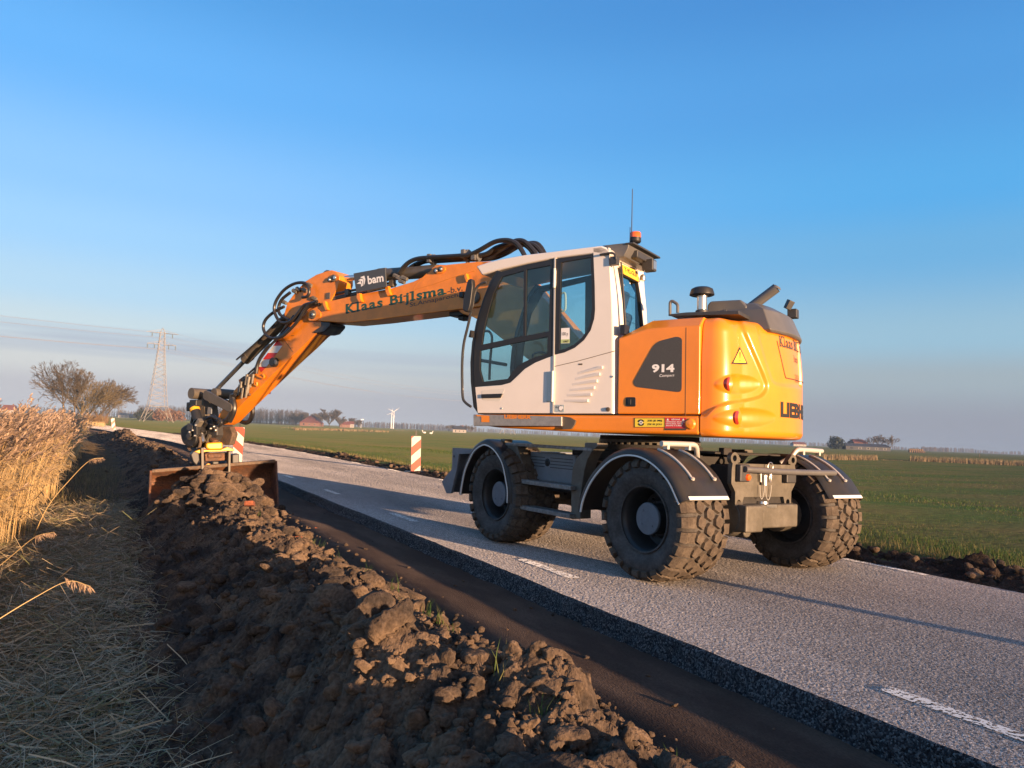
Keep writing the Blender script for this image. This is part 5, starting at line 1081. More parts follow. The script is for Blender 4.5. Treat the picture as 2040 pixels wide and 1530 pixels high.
for pts, y in (([(100,470),(150,400),(230,330),(330,290),(480,275),(560,270),(900,250),(1000,235),(1120,180),(1300,80),(1430,55),(1530,70),(1610,120),(1690,250),(1750,420)], .12),
               ([(170,520),(215,430),(290,370),(400,325),(520,300),(900,270),(1010,260),(1200,230),(1330,150),(1480,100),(1590,60),(1680,70),(1760,140),(1840,240),(1880,420)], .02),
               ([(190,540),(260,430),(360,350),(520,310),(900,285),(1150,260),(1330,200),(1500,110),(1620,90),(1720,130),(1800,230),(1860,420)], -.05),
               ([(520,325),(900,300),(1200,290),(1400,215),(1560,130),(1680,95),(1790,110),(1870,170),(1940,280),(1980,420)], -.14),
               ([(900,290),(1250,290),(1440,230),(1600,140),(1720,100),(1830,95),(1900,150),(1960,260)], -.2)):
    hose(KB, pts, y, .034)
b = B()
for c_, r_ in (((530,300),.075), ((960,245),.08), ((1090,270),.06)):
    q = U.at(KB(*c_), y=.02); b.tube([q-Vector((.035,0,0)), q+Vector((.035,0,0))], r_, 14); b.box(q+Vector((0,.09,0)), (.06,.05,.12)); b.box(q+Vector((0,-.02,-.1)), (.04,.05,.16))
b.build('hose_clamp', M_GREY, ex, bevel=.004)

# ---------------------------------------------------------------- stick
SW = .15
so_ = [(651,540),(660,538),(669,541),(676,550),(676,562),(672,575),(664,590),(655,606),(650,640),(640,657),(626,668),(604,690),(582,710),(540,750),(499,790),(470,818),(449,840),(437,846),(433,838),(436,826),(452,802),(466,778),(485,757),(511,733),(552,677),(570,643),(566,625),(572,604),(585,586),(607,561),(630,547)]
ID = lambda x, y: (x, y)
b = B(); b.prism_y(xz(ID, so_, SW), SW, -SW); stick = b.build('stick', M_ORW, ex, bevel=.01)
b = B(); boss(K5, (755,345), .06, b, SW); boss(K5, (725,355), .04, b, SW); boss(K6, (795,560), .06, b, SW); build_each(b, 'pin', M_CYL, stick)
b = B(); boss(K5, (765,340), .03, b, SW+.03, .02); boss(K5, (725,357), .022, b, SW+.03, .02); build_each(b, 'bolt', M_STEEL, stick)
b = B(); q = lambda pts: b.add(p3(K7, pts, y=SW+.003), [tuple(range(len(pts)))], mi)
stripes = [([(595,365),(655,437),(535,440)],0), ([(535,440),(655,437),(588,528),(468,530)],1), ([(468,530),(588,528),(528,612),(402,614)],0), ([(402,614),(528,612),(452,703),(350,707)],1), ([(350,707),(452,703),(385,778)],0)]
for pts, mi in stripes: b.add(p3(K7, pts, y=SW+.003), [tuple(range(len(pts)))], mi)
b.build('warning_stripes', [M_RED, M_WHT], stick, recalc=False)
b = B(); q = U.at(K7(568,650), y=SW); b.lathe([(0,.085),(.062,.085),(.075,.07),(.078,0)], q, (0,1,0), n=22); wl2 = b.build('work_lamp', M_BLACK, stick)
b = B(); q = U.at(K7(566,648), y=SW+.086); b.lathe([(0,.006),(.03,.004),(.04,0)], q, (0,1,0), n=16); b.build('lens', M_GREY, wl2)
b = B(); b.box(U.at(ID(532,782), y=-.2), (.09,.08,.05)); b.build('red_reflector', M_RED, stick)
b = B(); b.prism_y(xz(K7, [(1070,275),(1180,200),(1180,130),(1300,150),(1300,190),(1230,270),(1170,285),(1100,285)], .1), .17, -.17); b.build('stop_bumper', M_DK, stick, bevel=.02)
b = B(); b.tube(p3(K7, [(660,340),(790,520)], y=SW+.001), .004, 4); b.tube(p3(K7, [(765,312),(805,310)], y=SW+.001), .004, 4); b.tube(p3(K7, [(715,375),(752,378)], y=SW+.001), .004, 4); b.tube(p3(K7, [(750,468),(790,466)], y=SW+.001), .004, 4); build_each(b, 'weld_mark', M_GLEG, stick)
b = B()
for pts in ([(335,820),(405,850),(425,830),(410,805)], [(300,925),(330,945),(330,905)]): b.tube(smooth_path(p3(K7, pts, y=SW+.02), 3), .018, 6)
build_each(b, 'hose_hook', M_ORW, stick)
# cylinder on the back of the stick
ca, cb, cc = U.at(K7(690,110), y=.02), U.at(K7(180,620), y=.02), U.at(K6(790,235), y=.02)
b = B(); d_ = (cb-ca).normalized(); b.tube([ca-d_*.25, cb-d_*.12], .088, 18); b.tube([cb-d_*.14, cb], [.098,.088], 18); bcy = b.build('bucket_cylinder', M_CYL, ex)
b = B(); b.tube([cb, cc], .040, 14); b.build('rod', mat('dark_chrome', (.20,.21,.23), rough=.25, metal=.8), bcy)
b = B(); b.tube(smooth_path([ca+Vector((0,.12,0)), ca.lerp(cb,.5)+Vector((0,.11,0)), cb+Vector((.1,.10,0))], 4), .016, 6); b.build('oil_line', M_HOSE, bcy)
# quick connectors and hoses on the stick
b = B()
for c_ in ((190,870),(215,900),(150,930),(120,960),(100,1000),(225,950),(210,1000),(190,1030),(140,1040),(270,850),(250,900)):
    q = U.at(K7(*c_), y=SW+.03+.03*math.sin(c_[0])); b.tube([q-Vector((.0,.0,.09)), q+Vector((-.03,0,.09))], [.022,.028], 8)
build_each(b, 'quick_connector', M_FIT, ex)
b = B(); b.box(U.at(K7(205,1058), y=SW+.03), (.16,.05,.04)); b.box(U.at(K7(175,960), y=SW+.0), (.16,.06,.34), rot=Matrix.Rotation(R(25),3,'Y')); b.build('connector_block', M_RUST, ex, bevel=.01)
for K, pts, y, r_ in ((K5, [(610,540),(520,560),(470,620),(420,680),(370,705),(320,700),(285,650),(270,590),(290,520),(350,440),(430,390),(500,380),(540,400),(555,450),(540,490),(500,500)], .24, .026),
                   (K5, [(640,555),(560,570),(490,640),(430,690),(370,670),(320,640),(305,590),(330,520),(400,460)], .20, .026),
                   (K5, [(400,745),(330,810),(265,832),(210,810),(182,750),(195,690),(240,640),(300,600),(350,575)], .22, .026),
                   (K5, [(620,530),(540,570),(470,680),(420,740),(380,780),(330,820),(270,835)], .24, .026),
                   (K5, [(430,650),(380,720),(345,770),(300,830),(230,900),(150,1010),(110,1090)], .18, .022),
                   (K7, [(500,430),(440,490),(350,640),(320,790)], .2, .030), (K7, [(330,700),(230,790),(170,870)], .2, .018),
                   (K7, [(60,1050),(25,1090),(40,1180),(40,1260),(10,1340),(-20,1400)], .2, .045), (K7, [(95,1375),(150,1405),(210,1410),(250,1370),(275,1290),(275,1200)], -.2, .042),
                   (K10, [(880,130),(870,230),(890,330),(870,430),(830,520),(760,585),(680,600),(610,580),(550,510)], .2, .05)):
    hose(K, pts, y, r_)

# ---------------------------------------------------------------- linkage and tiltrotator
UY = lambda K, x, y, yy=0.0: U.at(K(x, y), y=yy)
def link(K, a, c_, r0, r1, y0, y1, name, m=M_CYL, parent=None):
    p, q = UY(K, *a, (y0+y1)/2), UY(K, *c_, (y0+y1)/2); d = (q-p).normalized(); n = Vector((d.z, 0, -d.x)); pts = []
    an = math.atan2(d.z, d.x)
    for k in range(9): t = an+math.pi/2+math.pi*k/8; pts.append((p.x+r0*math.cos(t), p.z+r0*math.sin(t)))
    for k in range(9): t = an-math.pi/2+math.pi*k/8; pts.append((q.x+r1*math.cos(t), q.z+r1*math.sin(t)))
    b = B(); b.prism_y(pts, y0, y1); return b.build(name, m, parent or ex, bevel=.01)
link(K6, (720,260), (975,395), .085, .075, .21, .26, 'link_arm'); link(K6, (740,250), (965,370), .085, .075, -.24, -.19, 'link_arm')
b = B(); p, q = UY(K6, 712, 250), UY(K6, 850, 240); b.tube([Vector((p.x, .30, p.z)), Vector((p.x, -.26, p.z))], .10, 22); b.tube([Vector((q.x,.1,q.z)), Vector((q.x,-.3,q.z))], .09, 18); b.build('link_pin', M_CYL, ex)
link(K6, (725,285), (735,520), .085, .13, -.14, .14, 'link_rod', M_CYL)
b = B(); b.box(UY(K6, 755, 425, .16), (.10,.02,.12)); b.build('link_plate', M_BOX, ex)
b = B(); b.prism_y(xz(K6, [(690,520),(790,520),(850,590),(860,690),(820,760),(700,760),(640,700),(640,600)], .14), .17, -.17); b.prism_y(xz(K6, [(740,560),(840,600),(840,700),(760,740),(680,680)], .2), .22, .16); b.build('tilt_bracket', M_DK, ex, bevel=.02)
b = B()
for c_ in ((695,600),(770,620),(710,660),(610,645),(625,700),(605,600),(825,640),(805,600)): boss(K6, c_, .028, b, .24, .03)
build_each(b, 'bolt', M_STEEL, ex)
b = B(); b.prism_y(xz(K6, [(850,615),(1000,600),(1035,680),(1000,800),(930,800),(860,740),(815,690)], .0), .06, -.06); b.build('tilt_yoke', M_DIRTY, ex, bevel=.02)
b = B(); a0_, a1_ = UY(K6, 588, 400, .32), UY(K6, 668, 680, .32); b.tube([a0_, a1_], .082, 18); b.tube([a0_-(a1_-a0_)*.1, a0_+(a1_-a0_)*.02], .085, 18); b.box(UY(K6, 600, 345, .30), (.20,.13,.12)); b.box(UY(K6, 545, 385, .30), (.10,.12,.16)); tc_ = b.build('tilt_cylinder', M_BLACK, ex, bevel=.02)
b = B(); b.tube([a0_+(a1_-a0_)*.0, a0_+(a1_-a0_)*.11], .086, 18); b.build('yellow_band', M_YEL, tc_)
b = B(); b.tube([a1_, a1_+(a1_-a0_)*.30], .032, 12); b.build('rod', M_STEEL, tc_)
b = B(); b.prism_y(rounded(xz(K6, [(495,620),(570,570),(640,575),(680,660),(660,790),(590,840),(520,780),(500,720)], .30), .06), .42, .12); b.build('rotator_motor', M_BLACK, ex, bevel=.03)
b = B(); c_ = UY(K6, 580, 770, .36); b.tube([c_+Vector((.19*math.cos(t), .0, .17*math.sin(t))) for t in np.linspace(2.6, 5.6, 16)], .026, 8); b.build('motor_guard', M_DIRTY, ex)
b = B()
for pts in ([(595,640),(560,560),(575,490),(590,440)], [(700,560),(720,520),(790,490),(850,545)], [(660,640),(690,600),(720,560)]): b.tube(smooth_path([UY(K6, *p, .3) for p in pts], 4), .032, 8)
build_each(b, 'rotator_hose', M_HOSE, ex)
for c_, d_, m_ in (((560, 610), (.16,.10,.12), M_DK), ((620, 640), (.10,.10,.18), M_BLACK), ((545, 700), (.12,.10,.10), M_DK), ((640, 560), (.09,.09,.14), M_FIT), ((760, 730), (.16,.14,.06), M_CYL), ((800, 750), (.06,.10,.12), M_RUST)):
    b = B(); b.box(UY(K6, *c_, .43 if c_[0] < 650 else .2), d_, rot=Matrix.Rotation(c_[1]*.01, 3, 'Y')); b.build('valve_block', m_, ex, bevel=.012)
for c_ in ((575, 640), (600, 700), (540, 660), (610, 585)):
    b = B(); boss(K6, c_, .022, b, .47, .03); b.build('bolt', M_STEEL, ex)
for pts, r_ in (([(520,610),(500,650),(505,720),(530,780),(570,810)], .022), ([(655,520),(630,560),(640,620),(665,660)], .024), ([(850,600),(880,560),(860,520),(800,500)], .026), ([(610,520),(580,560),(575,600)], .02)):
    b = B(); b.tube(smooth_path([UY(K6, *p, .40) for p in pts], 4), r_, 8); b.build('rotator_hose', M_HOSE, ex)
# rotator and quick hitch stand square to the road; bucket frame: x across to the right, y along the road
BF = Frame(Vector((-1.75, 14.15, 0)), 180, 0, 0)
def XZB(K, pts, Y):
    o = []
    for p in pts:
        px = K(*p); d = c_f + c_r*((px[0]-1020)/F_PX) - c_u*((px[1]-765)/F_PX); t = (Y-CAM.y)/d.y; o.append(CAM+d*t)
    return o
def slabY(mb, K, pts, Y, y0, y1, mi=0):
    P_ = XZB(K, pts, Y); mb.prism([(p.x, p.z) for p in P_], lambda a, c_: (a, y0, c_), lambda a, c_: (a, y1, c_), mi)
def BW_(): return MB(None, ROOT)
class WF:                                   # plain world axes
    o = Vector((0,0,0))
    def w(s, p): return Vector(p)
WFR = WF()
def BX(): return MB(WFR, ROOT)
b = BX(); slabY(b, K6, [(705,775),(880,765),(885,835),(860,848),(740,850),(700,830)], 14.15, 13.98, 14.4); rt = b.build('rotator', M_YEL, ex, bevel=.03)
b = BX(); slabY(b, K6, [(575,868),(640,845),(740,850),(860,848),(930,818),(1010,845),(1005,862),(900,862),(860,868),(700,872),(630,888)], 14.15, 13.99, 14.32); b.build('hitch_frame', M_YEL, ex, bevel=.012)
b = BX(); slabY(b, K6, [(690,890),(945,880),(945,965),(700,978)], 14.2, 14.10, 14.36); slabY(b, K6, [(725,895),(880,890),(880,935),(725,940)], 14.2, 14.06, 14.12); b.build('quick_hitch', M_RUST, ex, bevel=.015)
b = BX(); slabY(b, K6, [(565,862),(625,850),(635,960),(600,1020),(560,980),(535,900)], 14.2, 14.02, 14.3); slabY(b, K6, [(985,900),(1062,890),(1065,1000),(985,1005)], 14.2, 14.05, 14.35); slabY(b, K6, [(780,975),(850,975),(850,1030),(780,1030)], 14.3, 14.25, 14.35); build_each(b, 'hitch_cylinder', M_DK, ex, bevel=.02)
b = BX(); slabY(b, K6, [(705,1010),(735,998),(768,1012),(765,1030),(705,1030)], 14.2, 14.12, 14.22); b.build('hitch_lock', M_YEL, ex, bevel=.01)
# ---------------------------------------------------------------- bucket
b = BX(); tl, tr_, br, bl = XZB(K6, [(122,1090),(1466,980),(1560,1468),(132,1300)], 14.0)
TLx, TRx = tl.x, tr_.x; nB = 12
def bprof(t, zt, zb):                       # from the top lip back and down to the cutting edge
    a = R(80-215*t); return (13.98+.30*math.cos(R(-95+230*t)) - .12 + .0, zb+(zt-zb)*(1-t)**1.15)
def shell(t, x):
    k = (x-TLx)/(TRx-TLx); zt = tl.z+(tr_.z-tl.z)*k; zb = -.10-.08*k; y = 14.0+.36*math.sin(math.pi*min(1, t*1.25))*(1 if t < .8 else 1)-.46*max(0, (t-.55)/.45)**1.3; return Vector((x, y, zt+(zb-zt)*t))
rows = [shell(k/nB, TLx) for k in range(nB+1)], [shell(k/nB, TRx) for k in range(nB+1)]
V = [r_[k] for k in range(nB+1) for r_ in rows] + [r_[k]+Vector((0,.025,-.012)) for k in range(nB+1) for r_ in rows]; o_ = 2*(nB+1)
b.add(V, [(2*k, 2*k+1, 2*k+3, 2*k+2) for k in range(nB)]+[(o_+2*k, o_+2*k+1, o_+2*k+3, o_+2*k+2) for k in range(nB)]+[(0,1,o_+1,o_), (2*nB, 2*nB+1, o_+2*nB+1, o_+2*nB)])
for x, rr_ in ((TLx, rows[0]), (TRx, rows[1])):
    pts = [(p.y, p.z) for p in rr_]; front = [(rr_[-1].y-.02, rr_[-1].z+.01), (13.72, rr_[0].z*.45+rr_[-1].z*.55), (13.90, rr_[0].z*.85+rr_[-1].z*.15), (13.97, rr_[0].z+.015)]
    sgx = -1 if x == TLx else 1; b.prism(pts+front, lambda y, z, x=x: (x, y, z), lambda y, z, x=x, sgx=sgx: (x+sgx*.03, y, z))
bucket = b.build('bucket', M_RUST, ex, smooth=40)
b = BX(); V = [rows[0][0]+Vector((0,-.03,-.02)), rows[1][0]+Vector((0,-.03,-.02)), rows[1][0]+Vector((0,-.03,.035)), rows[0][0]+Vector((0,-.03,.035))]; V += [v+Vector((0,.12,.0)) for v in V]; b.add(V, [(0,1,2,3),(7,6,5,4),(0,4,5,1),(1,5,6,2),(2,6,7,3),(3,7,4,0)]); b.build('top_edge', M_DIRTY, bucket, bevel=.008)
b = BX(); slabY(b, K6, [(652,830),(682,828),(684,1108),(656,1110)], 14.05, 13.93, 14.20); slabY(b, K6, [(948,872),(973,870),(970,1098),(945,1100)], 14.05, 13.93, 14.20); build_each(b, 'hanger_ear', M_CYL, bucket, bevel=.006)
# ================================================================== things along the road and across the fields
def place(px_x, depth, z=-.5):
    """the spot on the ground seen in this column of the photograph at this distance"""
    y = 850.0
    for _ in range(30):
        w = at_depth((px_x, y), depth); y += (w.z-z)*F_PX/depth
    return w
def px_m(n, depth): return n*depth/F_PX

# ---------------------------------------------------------------- striped traffic baffles
M_BRED = mat('baffle_red', (.60, .045, .018), rough=.45); M_BWHT = mat('baffle_white', (.60, .55, .49), rough=.5, var=.12, vscale=9)
M_BGREY = mat('baffle_back', (.06, .06, .065), rough=.6)
def make_baffle(sgn, label, h=1.16, w=.31, cap=True):
    o = tag(empty('traffic_baffle'), label, 'traffic baffle', 'striped baffles along the roadworks')
    b = MB(); b.prism(rounded([(-w/2, .06), (w/2, .06), (w/2, h), (-w/2, h)], .03), lambda x, z: (x, -.022, z), lambda x, z: (x, .022, z)); bd = b.build('board', M_BGREY, o)
    for back in (-1, 1):
        f = MB(); n = 0; st = h/4.3; ww = w-.024; k = -2
        def clip(poly):
            lo, hi = .075, h-.015
            for lim, sg in ((lo, 1), (hi, -1)):
                out = []
                for i in range(len(poly)):
                    a, c = poly[i-1], poly[i]; ia, ic = (a[1]-lim)*sg >= 0, (c[1]-lim)*sg >= 0
                    if ia != ic: t = (lim-a[1])/(c[1]-a[1]); out.append((a[0]+(c[0]-a[0])*t, lim))
                    if ic: out.append(c)
                poly = out
                if not poly: return poly
            return poly
        for k in range(-3, 8):
            z0 = k*st*1.0; p = clip([(-ww/2, z0), (ww/2, z0+sgn*ww*.85), (ww/2, z0+sgn*ww*.85+st), (-ww/2, z0+st)])
            if len(p) > 2: f.add([(x, back*.0245, z) for x, z in p], [tuple(range(len(p)))], k % 2)
        f.build('striped_sheet', [M_BRED, M_BWHT], bd, recalc=False)
    b = MB(); b.box((0, .03, h/2+.06), (.05, .03, h+.16)); b.build('post', M_BLACK, o)
    b = MB(); b.prism(rounded([(-.36, -.16), (.36, -.16), (.36, .16), (-.36, .16)], .05), lambda x, y: (x, y, 0), lambda x, y: (x*.9, y*.85, .07)); b.build('foot', M_BLACK, o)
    return o
b1 = make_baffle(1, 'red and white striped baffle standing by the far road edge beside the dozer blade')
w_ = ground((828, 940), 0); b1.location = (w_.x, w_.y, -.045); b1.rotation_euler = (R(1), R(-2), R(-12))
b2 = make_baffle(-1, 'red and white striped baffle half hidden behind the bucket'); w_ = ground((475, 925), 0); b2.location = (w_.x-.05, w_.y, -.0); b2.rotation_euler = (0, R(1), R(-10))
b3 = copy_tree(b1); b3['label'] = 'small striped baffle tilting above the far soil heap'; w_ = place(227, 70, .0); b3.location = (w_.x, w_.y, -.05); b3.rotation_euler = (0, R(-9), R(5))
b4 = copy_tree(b1); b4['label'] = 'most distant striped baffle beside the reeds and bare trees'; w_ = place(155, 106, .05); b4.location = (w_.x, w_.y, -.15); b4.rotation_euler = (0, R(5), R(5))

# a low marker post beside the road behind the camera: only its long shadow reaches the picture
b = MB(); b.prism(rounded([(-.07,-.03),(.07,-.03),(.07,.03),(-.07,.03)], .02), lambda x, y: (x, y, 0), lambda x, y: (x, y, .60)); mp2 = b.build('marker_post', M_BWHT, None, bevel=.004); mp2.location = (3.50, -1.45, 0); tag(mp2, 'short pale marker post whose long shadow crosses the near road', 'post')
# ---------------------------------------------------------------- bare trees
def seg(V, F, a, c, r0, r1):
    t = (c-a).normalized(); u = t.orthogonal().normalized(); v = t.cross(u); k = len(V)
    for p, r_ in ((a, r0), (c, r1)):
        for q in range(3): an = q*2.0944; V.append((p+(u*math.cos(an)+v*math.sin(an))*r_)[:])
    for q in range(3): F.append((k+q, k+(q+1)%3, k+3+(q+1)%3, k+3+q))
def grow(V, F, p, d, ln, r, lv, rnd, spread, up, wind, rmin, fork=3):
    n = 2 if lv > 1 else 1
    for s in range(n):
        d2 = (d+Vector((rnd.gauss(0, .10), rnd.gauss(0, .10), rnd.gauss(0, .08)+up*.07))+wind*.07).normalized(); q = p+d2*(ln/n); seg(V, F, p, q, r, max(rmin, r*.84)); p, d, r = q, d2, max(rmin, r*.84)
        if lv > 0 and s == 0 and n == 2: grow(V, F, p, side(d, rnd, spread, up, wind), ln*rnd.uniform(.5, .75), r*.55, lv-2 if lv > 1 else 0, rnd, spread, up, wind, rmin, fork)
    if lv <= 0: return
    for k in range(fork if rnd.random() < .75 else fork-1):
        grow(V, F, p, side(d, rnd, spread, up, wind), ln*rnd.uniform(.62, .88), max(rmin, r*rnd.uniform(.55, .75)), lv-1, rnd, spread, up, wind, rmin, fork)
def side(d, rnd, spread, up, wind):
    a = d.orthogonal().normalized(); a.rotate(Matrix.Rotation(rnd.uniform(0, 6.283), 3, d)); return (d+a*spread*rnd.uniform(.5, 1.15)+Vector((0, 0, up))+wind).normalized()
M_BARK = mat('bark', (.125, .098, .068), rough=.9, var=.3, vscale=3); M_TWIG = mat('twigs', (.17, .13, .068), rough=.9, var=.25, vscale=1.5); M_TWIGD = mat('twigs_dark', (.095, .075, .055), rough=.9)
def make_tree(seed, h, label, levels=5, spread=.62, up=.12, wind=(0,0,0), trunk=.26, rmin=.014, fork=3, tm=None, cat='tree', group=None, stems=4):
    rnd = random.Random(seed); o = tag(empty('bare_tree'), label, cat, group); V = []; F = []; top = Vector((wind[0]*h*.15, wind[1]*h*.15, h*trunk)); seg(V, F, Vector((0,0,-.4)), top*.5+Vector((0,0,-.1)), h*.024, h*.020); seg(V, F, top*.5+Vector((0,0,-.1)), top, h*.020, h*.016)
    raw_mesh('trunk', V, F, M_BARK, o); V = []; F = []
    for k in range(stems):
        a = 6.283*k/stems+rnd.uniform(-.4, .4); d = Vector((math.cos(a)*spread*.85, math.sin(a)*spread*.85, 1)).normalized(); grow(V, F, top, (d+Vector(wind)*.3).normalized(), h*.20*rnd.uniform(.85, 1.15), h*.011, levels, rnd, spread, up, Vector(wind)*.22, rmin, fork)
    zmax = max(v[2] for v in V); k_ = h/zmax; V = [(v[0]*k_, v[1]*k_, top.z+(v[2]-top.z)*(h-top.z)/(zmax-top.z)) for v in V]
    raw_mesh('crown', V, F, tm or M_TWIG, o); return o
GT = 'bare trees along the road bend'
t1 = make_tree(3, 10.6, 'bare tree with a clean dark trunk, first of the row beside the road bend', 5, .60, .10, (-.25, 0, 0), .30, .020, 3, M_TWIGD, group=GT)
t2 = make_tree(8, 9.6, 'dense olive brown bare tree in the middle of the roadside row', 5, .70, .05, (.05, 0, 0), .17, .022, 3, M_TWIG, group=GT, stems=6)
t3 = make_tree(12, 9.4, 'bare tree with its crown blown over to the right, end of the roadside row', 5, .60, .06, (.75, 0, 0), .26, .020, 3, M_TWIGD, group=GT)
for o, px_, dep, rz in ((t1, 129, 122, 0), (t2, 160, 132, .4), (t3, 192, 150, 0)):
    o.location = place(px_, dep, -.35); o.rotation_euler = (0, 0, rz)
t4 = copy_tree(t2); t4['label'] = 'reddish bushy bare tree behind the olive tree of the roadside row'; t4.location = place(176, 146, -.35); t4.rotation_euler = (0, 0, 2.3); t4.scale = (.95, .95, .90)
t5 = copy_tree(t1); t5['label'] = 'thin bare tree half hidden between the first and the olive tree of the row'; t5.location = place(148, 128, -.35); t5.rotation_euler = (0, 0, 1.1); t5.scale = (.85, .85, .93)
t6 = copy_tree(t3); t6['label'] = 'farthest windblown bare tree of the roadside row, just left of the pylon'; t6.location = place(206, 172, -.35); t6.rotation_euler = (0, 0, .3); t6.scale = (1, 1, 1.0)
t7 = copy_tree(t2); t7['label'] = 'low dense bare tree at the foot of the windblown roadside trees'; t7.location = place(195, 160, -.35); t7.rotation_euler = (0, 0, 4.0); t7.scale = (.8, .8, .72)
# undergrowth at their feet
n_ = 2600; P_ = []
for i in range(n_):
    w = place(rng.uniform(132, 214), rng.uniform(120, 160), -.45); P_.append((w.x, w.y, w.z))
hg = rng.uniform(.5, 2.3, n_); tag(blades('undergrowth', np.array(P_), hg, np.full(n_, .07), hg*rng.uniform(.1, .7, n_), island_mat('brush', [(.14,.075,.045), (.20,.11,.06), (.12,.09,.05), (.24,.17,.09)], rough=.9)), kind='stuff')
n_ = 1500; P_ = []
for i in range(n_):
    w = place(rng.uniform(165, 208), rng.uniform(85, 112), -.35); P_.append((w.x, w.y, w.z))
hg = rng.uniform(.3, .95, n_); tag(blades('dry_verge', np.array(P_), hg, np.full(n_, .05), hg*rng.uniform(.1, .7, n_), M_REED), kind='stuff')

# ---------------------------------------------------------------- high-voltage line
M_GALV = mat('galvanised_steel', (.34, .31, .27), rough=.7); M_INS = mat('insulator_glass', (.16, .19, .19), rough=.4); M_WIRE = mat('line_wire', (.20, .20, .22), rough=.6)
H_P = 39.5
def sg2(V, F, p, q, r0, r1): seg(V, F, p, q, r0*.88, r1*.88)
def make_pylon(label):
    o = tag(empty('pylon'), label, 'pylon', 'pylons of the power line'); V = []; F = []
    prof_ = [(6.5, 3.5), (11, 2.95), (15.5, 2.5), (20, 2.1), (24, 1.75), (27.5, 1.45), (30.6, 1.2), (33.5, 1.05), (37.6, .85)]
    C4 = lambda w_, z: [Vector((sx*w_, sy*w_, z)) for sx, sy in ((1,1),(-1,1),(-1,-1),(1,-1))]
    feet = [Vector((c.x*1.62, c.y*1.62, 0)) for c in C4(3.5, 0)]; prev = C4(3.5, 6.5)
    for k in range(4):
        sg2(V, F, feet[k], prev[k], .17, .16); sg2(V, F, feet[k], (prev[k]+prev[(k+1)%4])*.5, .09, .08); sg2(V, F, feet[k], (prev[k]+prev[(k+3)%4])*.5, .09, .08); sg2(V, F, prev[k], prev[(k+1)%4], .10, .10)
        m1 = feet[k].lerp(prev[k], .55); m2 = feet[k].lerp((prev[k]+prev[(k+1)%4])*.5, .55); sg2(V, F, m1, m2, .06, .06); m2 = feet[k].lerp((prev[k]+prev[(k+3)%4])*.5, .55); sg2(V, F, m1, m2, .06, .06)
    for (z0, w0), (z1, w1) in zip(prof_, prof_[1:]):
        a, c = C4(w0, z0), C4(w1, z1); mz = C4((w0+w1)/2, (z0+z1)/2)
        for k in range(4):
            k2 = (k+1) % 4; sg2(V, F, a[k], c[k], .14, .13); sg2(V, F, a[k], mz[k2], .06, .06); sg2(V, F, a[k2], mz[k], .06, .06); sg2(V, F, mz[k], c[k2], .06, .06); sg2(V, F, mz[k2], c[k], .06, .06); sg2(V, F, c[k], c[k2], .06, .06)
    for k in range(4): sg2(V, F, C4(.85, 37.6)[k], Vector((0, 0, H_P)), .10, .07)
    raw_mesh('lattice_body', V, F, M_GALV, o); pts = []
    for z, w_, ln, ins in ((37.2, .85, 6.2, (3.9,)), (32.4, 1.1, 5.6, (2.7, 5.4))):
        V = []; F = []
        for sx in (1, -1):
            tipp = Vector((sx*ln, 0, z))
            for sy in (1, -1):
                sg2(V, F, Vector((sx*w_, sy*w_, z)), tipp, .13, .10); sg2(V, F, Vector((sx*w_, sy*w_, z)), Vector((sx*ln*.55, sy*w_*.5, z)), .07, .07)
            sg2(V, F, Vector((0, 0, z+1.55)), tipp+Vector((0,0,.05)), .08, .06)
            for t in (.3, .55, .78): sg2(V, F, Vector((sx*ln*t, w_*(1-t), z)), Vector((sx*ln*t, -w_*(1-t), z)), .05, .05); sg2(V, F, Vector((sx*ln*t, 0, z)), Vector((sx*ln*(t-.05), 0, z+1.55*(1-t))), .05, .05)
        ca_ = raw_mesh('cross_arm', V, F, M_GALV, o)
        for sx in (1, -1):
            for x in ins:
                b = MB(); b.lathe([(.05, 0), (.05, -.3)]+[(r_, -.3-.16*k-dz) for k in range(9) for r_, dz in ((.21, 0), (.21, .06), (.09, .09))]+[(.05, -1.9)], (sx*x, 0, z-.05), (0,0,1), n=8); b.build('insulator', M_INS, ca_); pts.append(Vector((sx*x, 0, z-1.95)))
        pts.append(Vector((ln, 0, z+.1))) if z > 35 else None; pts.append(Vector((-ln, 0, z+.1))) if z > 35 else None
    return o, pts
py1, wire_pts = make_pylon('lattice pylon with two cross arms left of the excavator arm')
w1 = place(311, 312, -.5); w2 = place(1011, 690, -.5); dirl = (w2-w1); ang = math.atan2(dirl.y, dirl.x)+math.pi/2
py1.location = w1; PA = .12; py1.rotation_euler = (0, 0, PA)
py2 = copy_tree(py1); py2['label'] = 'far pylon of which only the white feet show under the cab'; py2.location = w2; py2.rotation_euler = (0, 0, ang)
w0 = w1-(w2-w1)*.92
def W_(o_, a, p): return Vector(o_)+Matrix.Rotation(a, 3, 'Z') @ p
for (A, aa), (Bp, ab_) in (((w0, ang), (w1, PA)), ((w1, PA), (w2, ang))):
    for p in wire_pts:
        a, c = W_(A, aa, p), W_(Bp, ab_, p); sag = (c-a).length*.017; pts = [a.lerp(c, k/20)-Vector((0, 0, 4*sag*(k/20)*(1-k/20))) for k in range(21)]
        b = MB(); b.tube(pts, .034, 3, cap=False); o = b.build('power_line', M_WIRE); left = A == w0
        tag(o, 'thin wire running from the lattice pylon out of the left of the picture' if left else 'thin wire sagging from the lattice pylon towards the far pylon behind the cab', 'power line', 'wires left of the pylon' if left else 'wires right of the pylon')

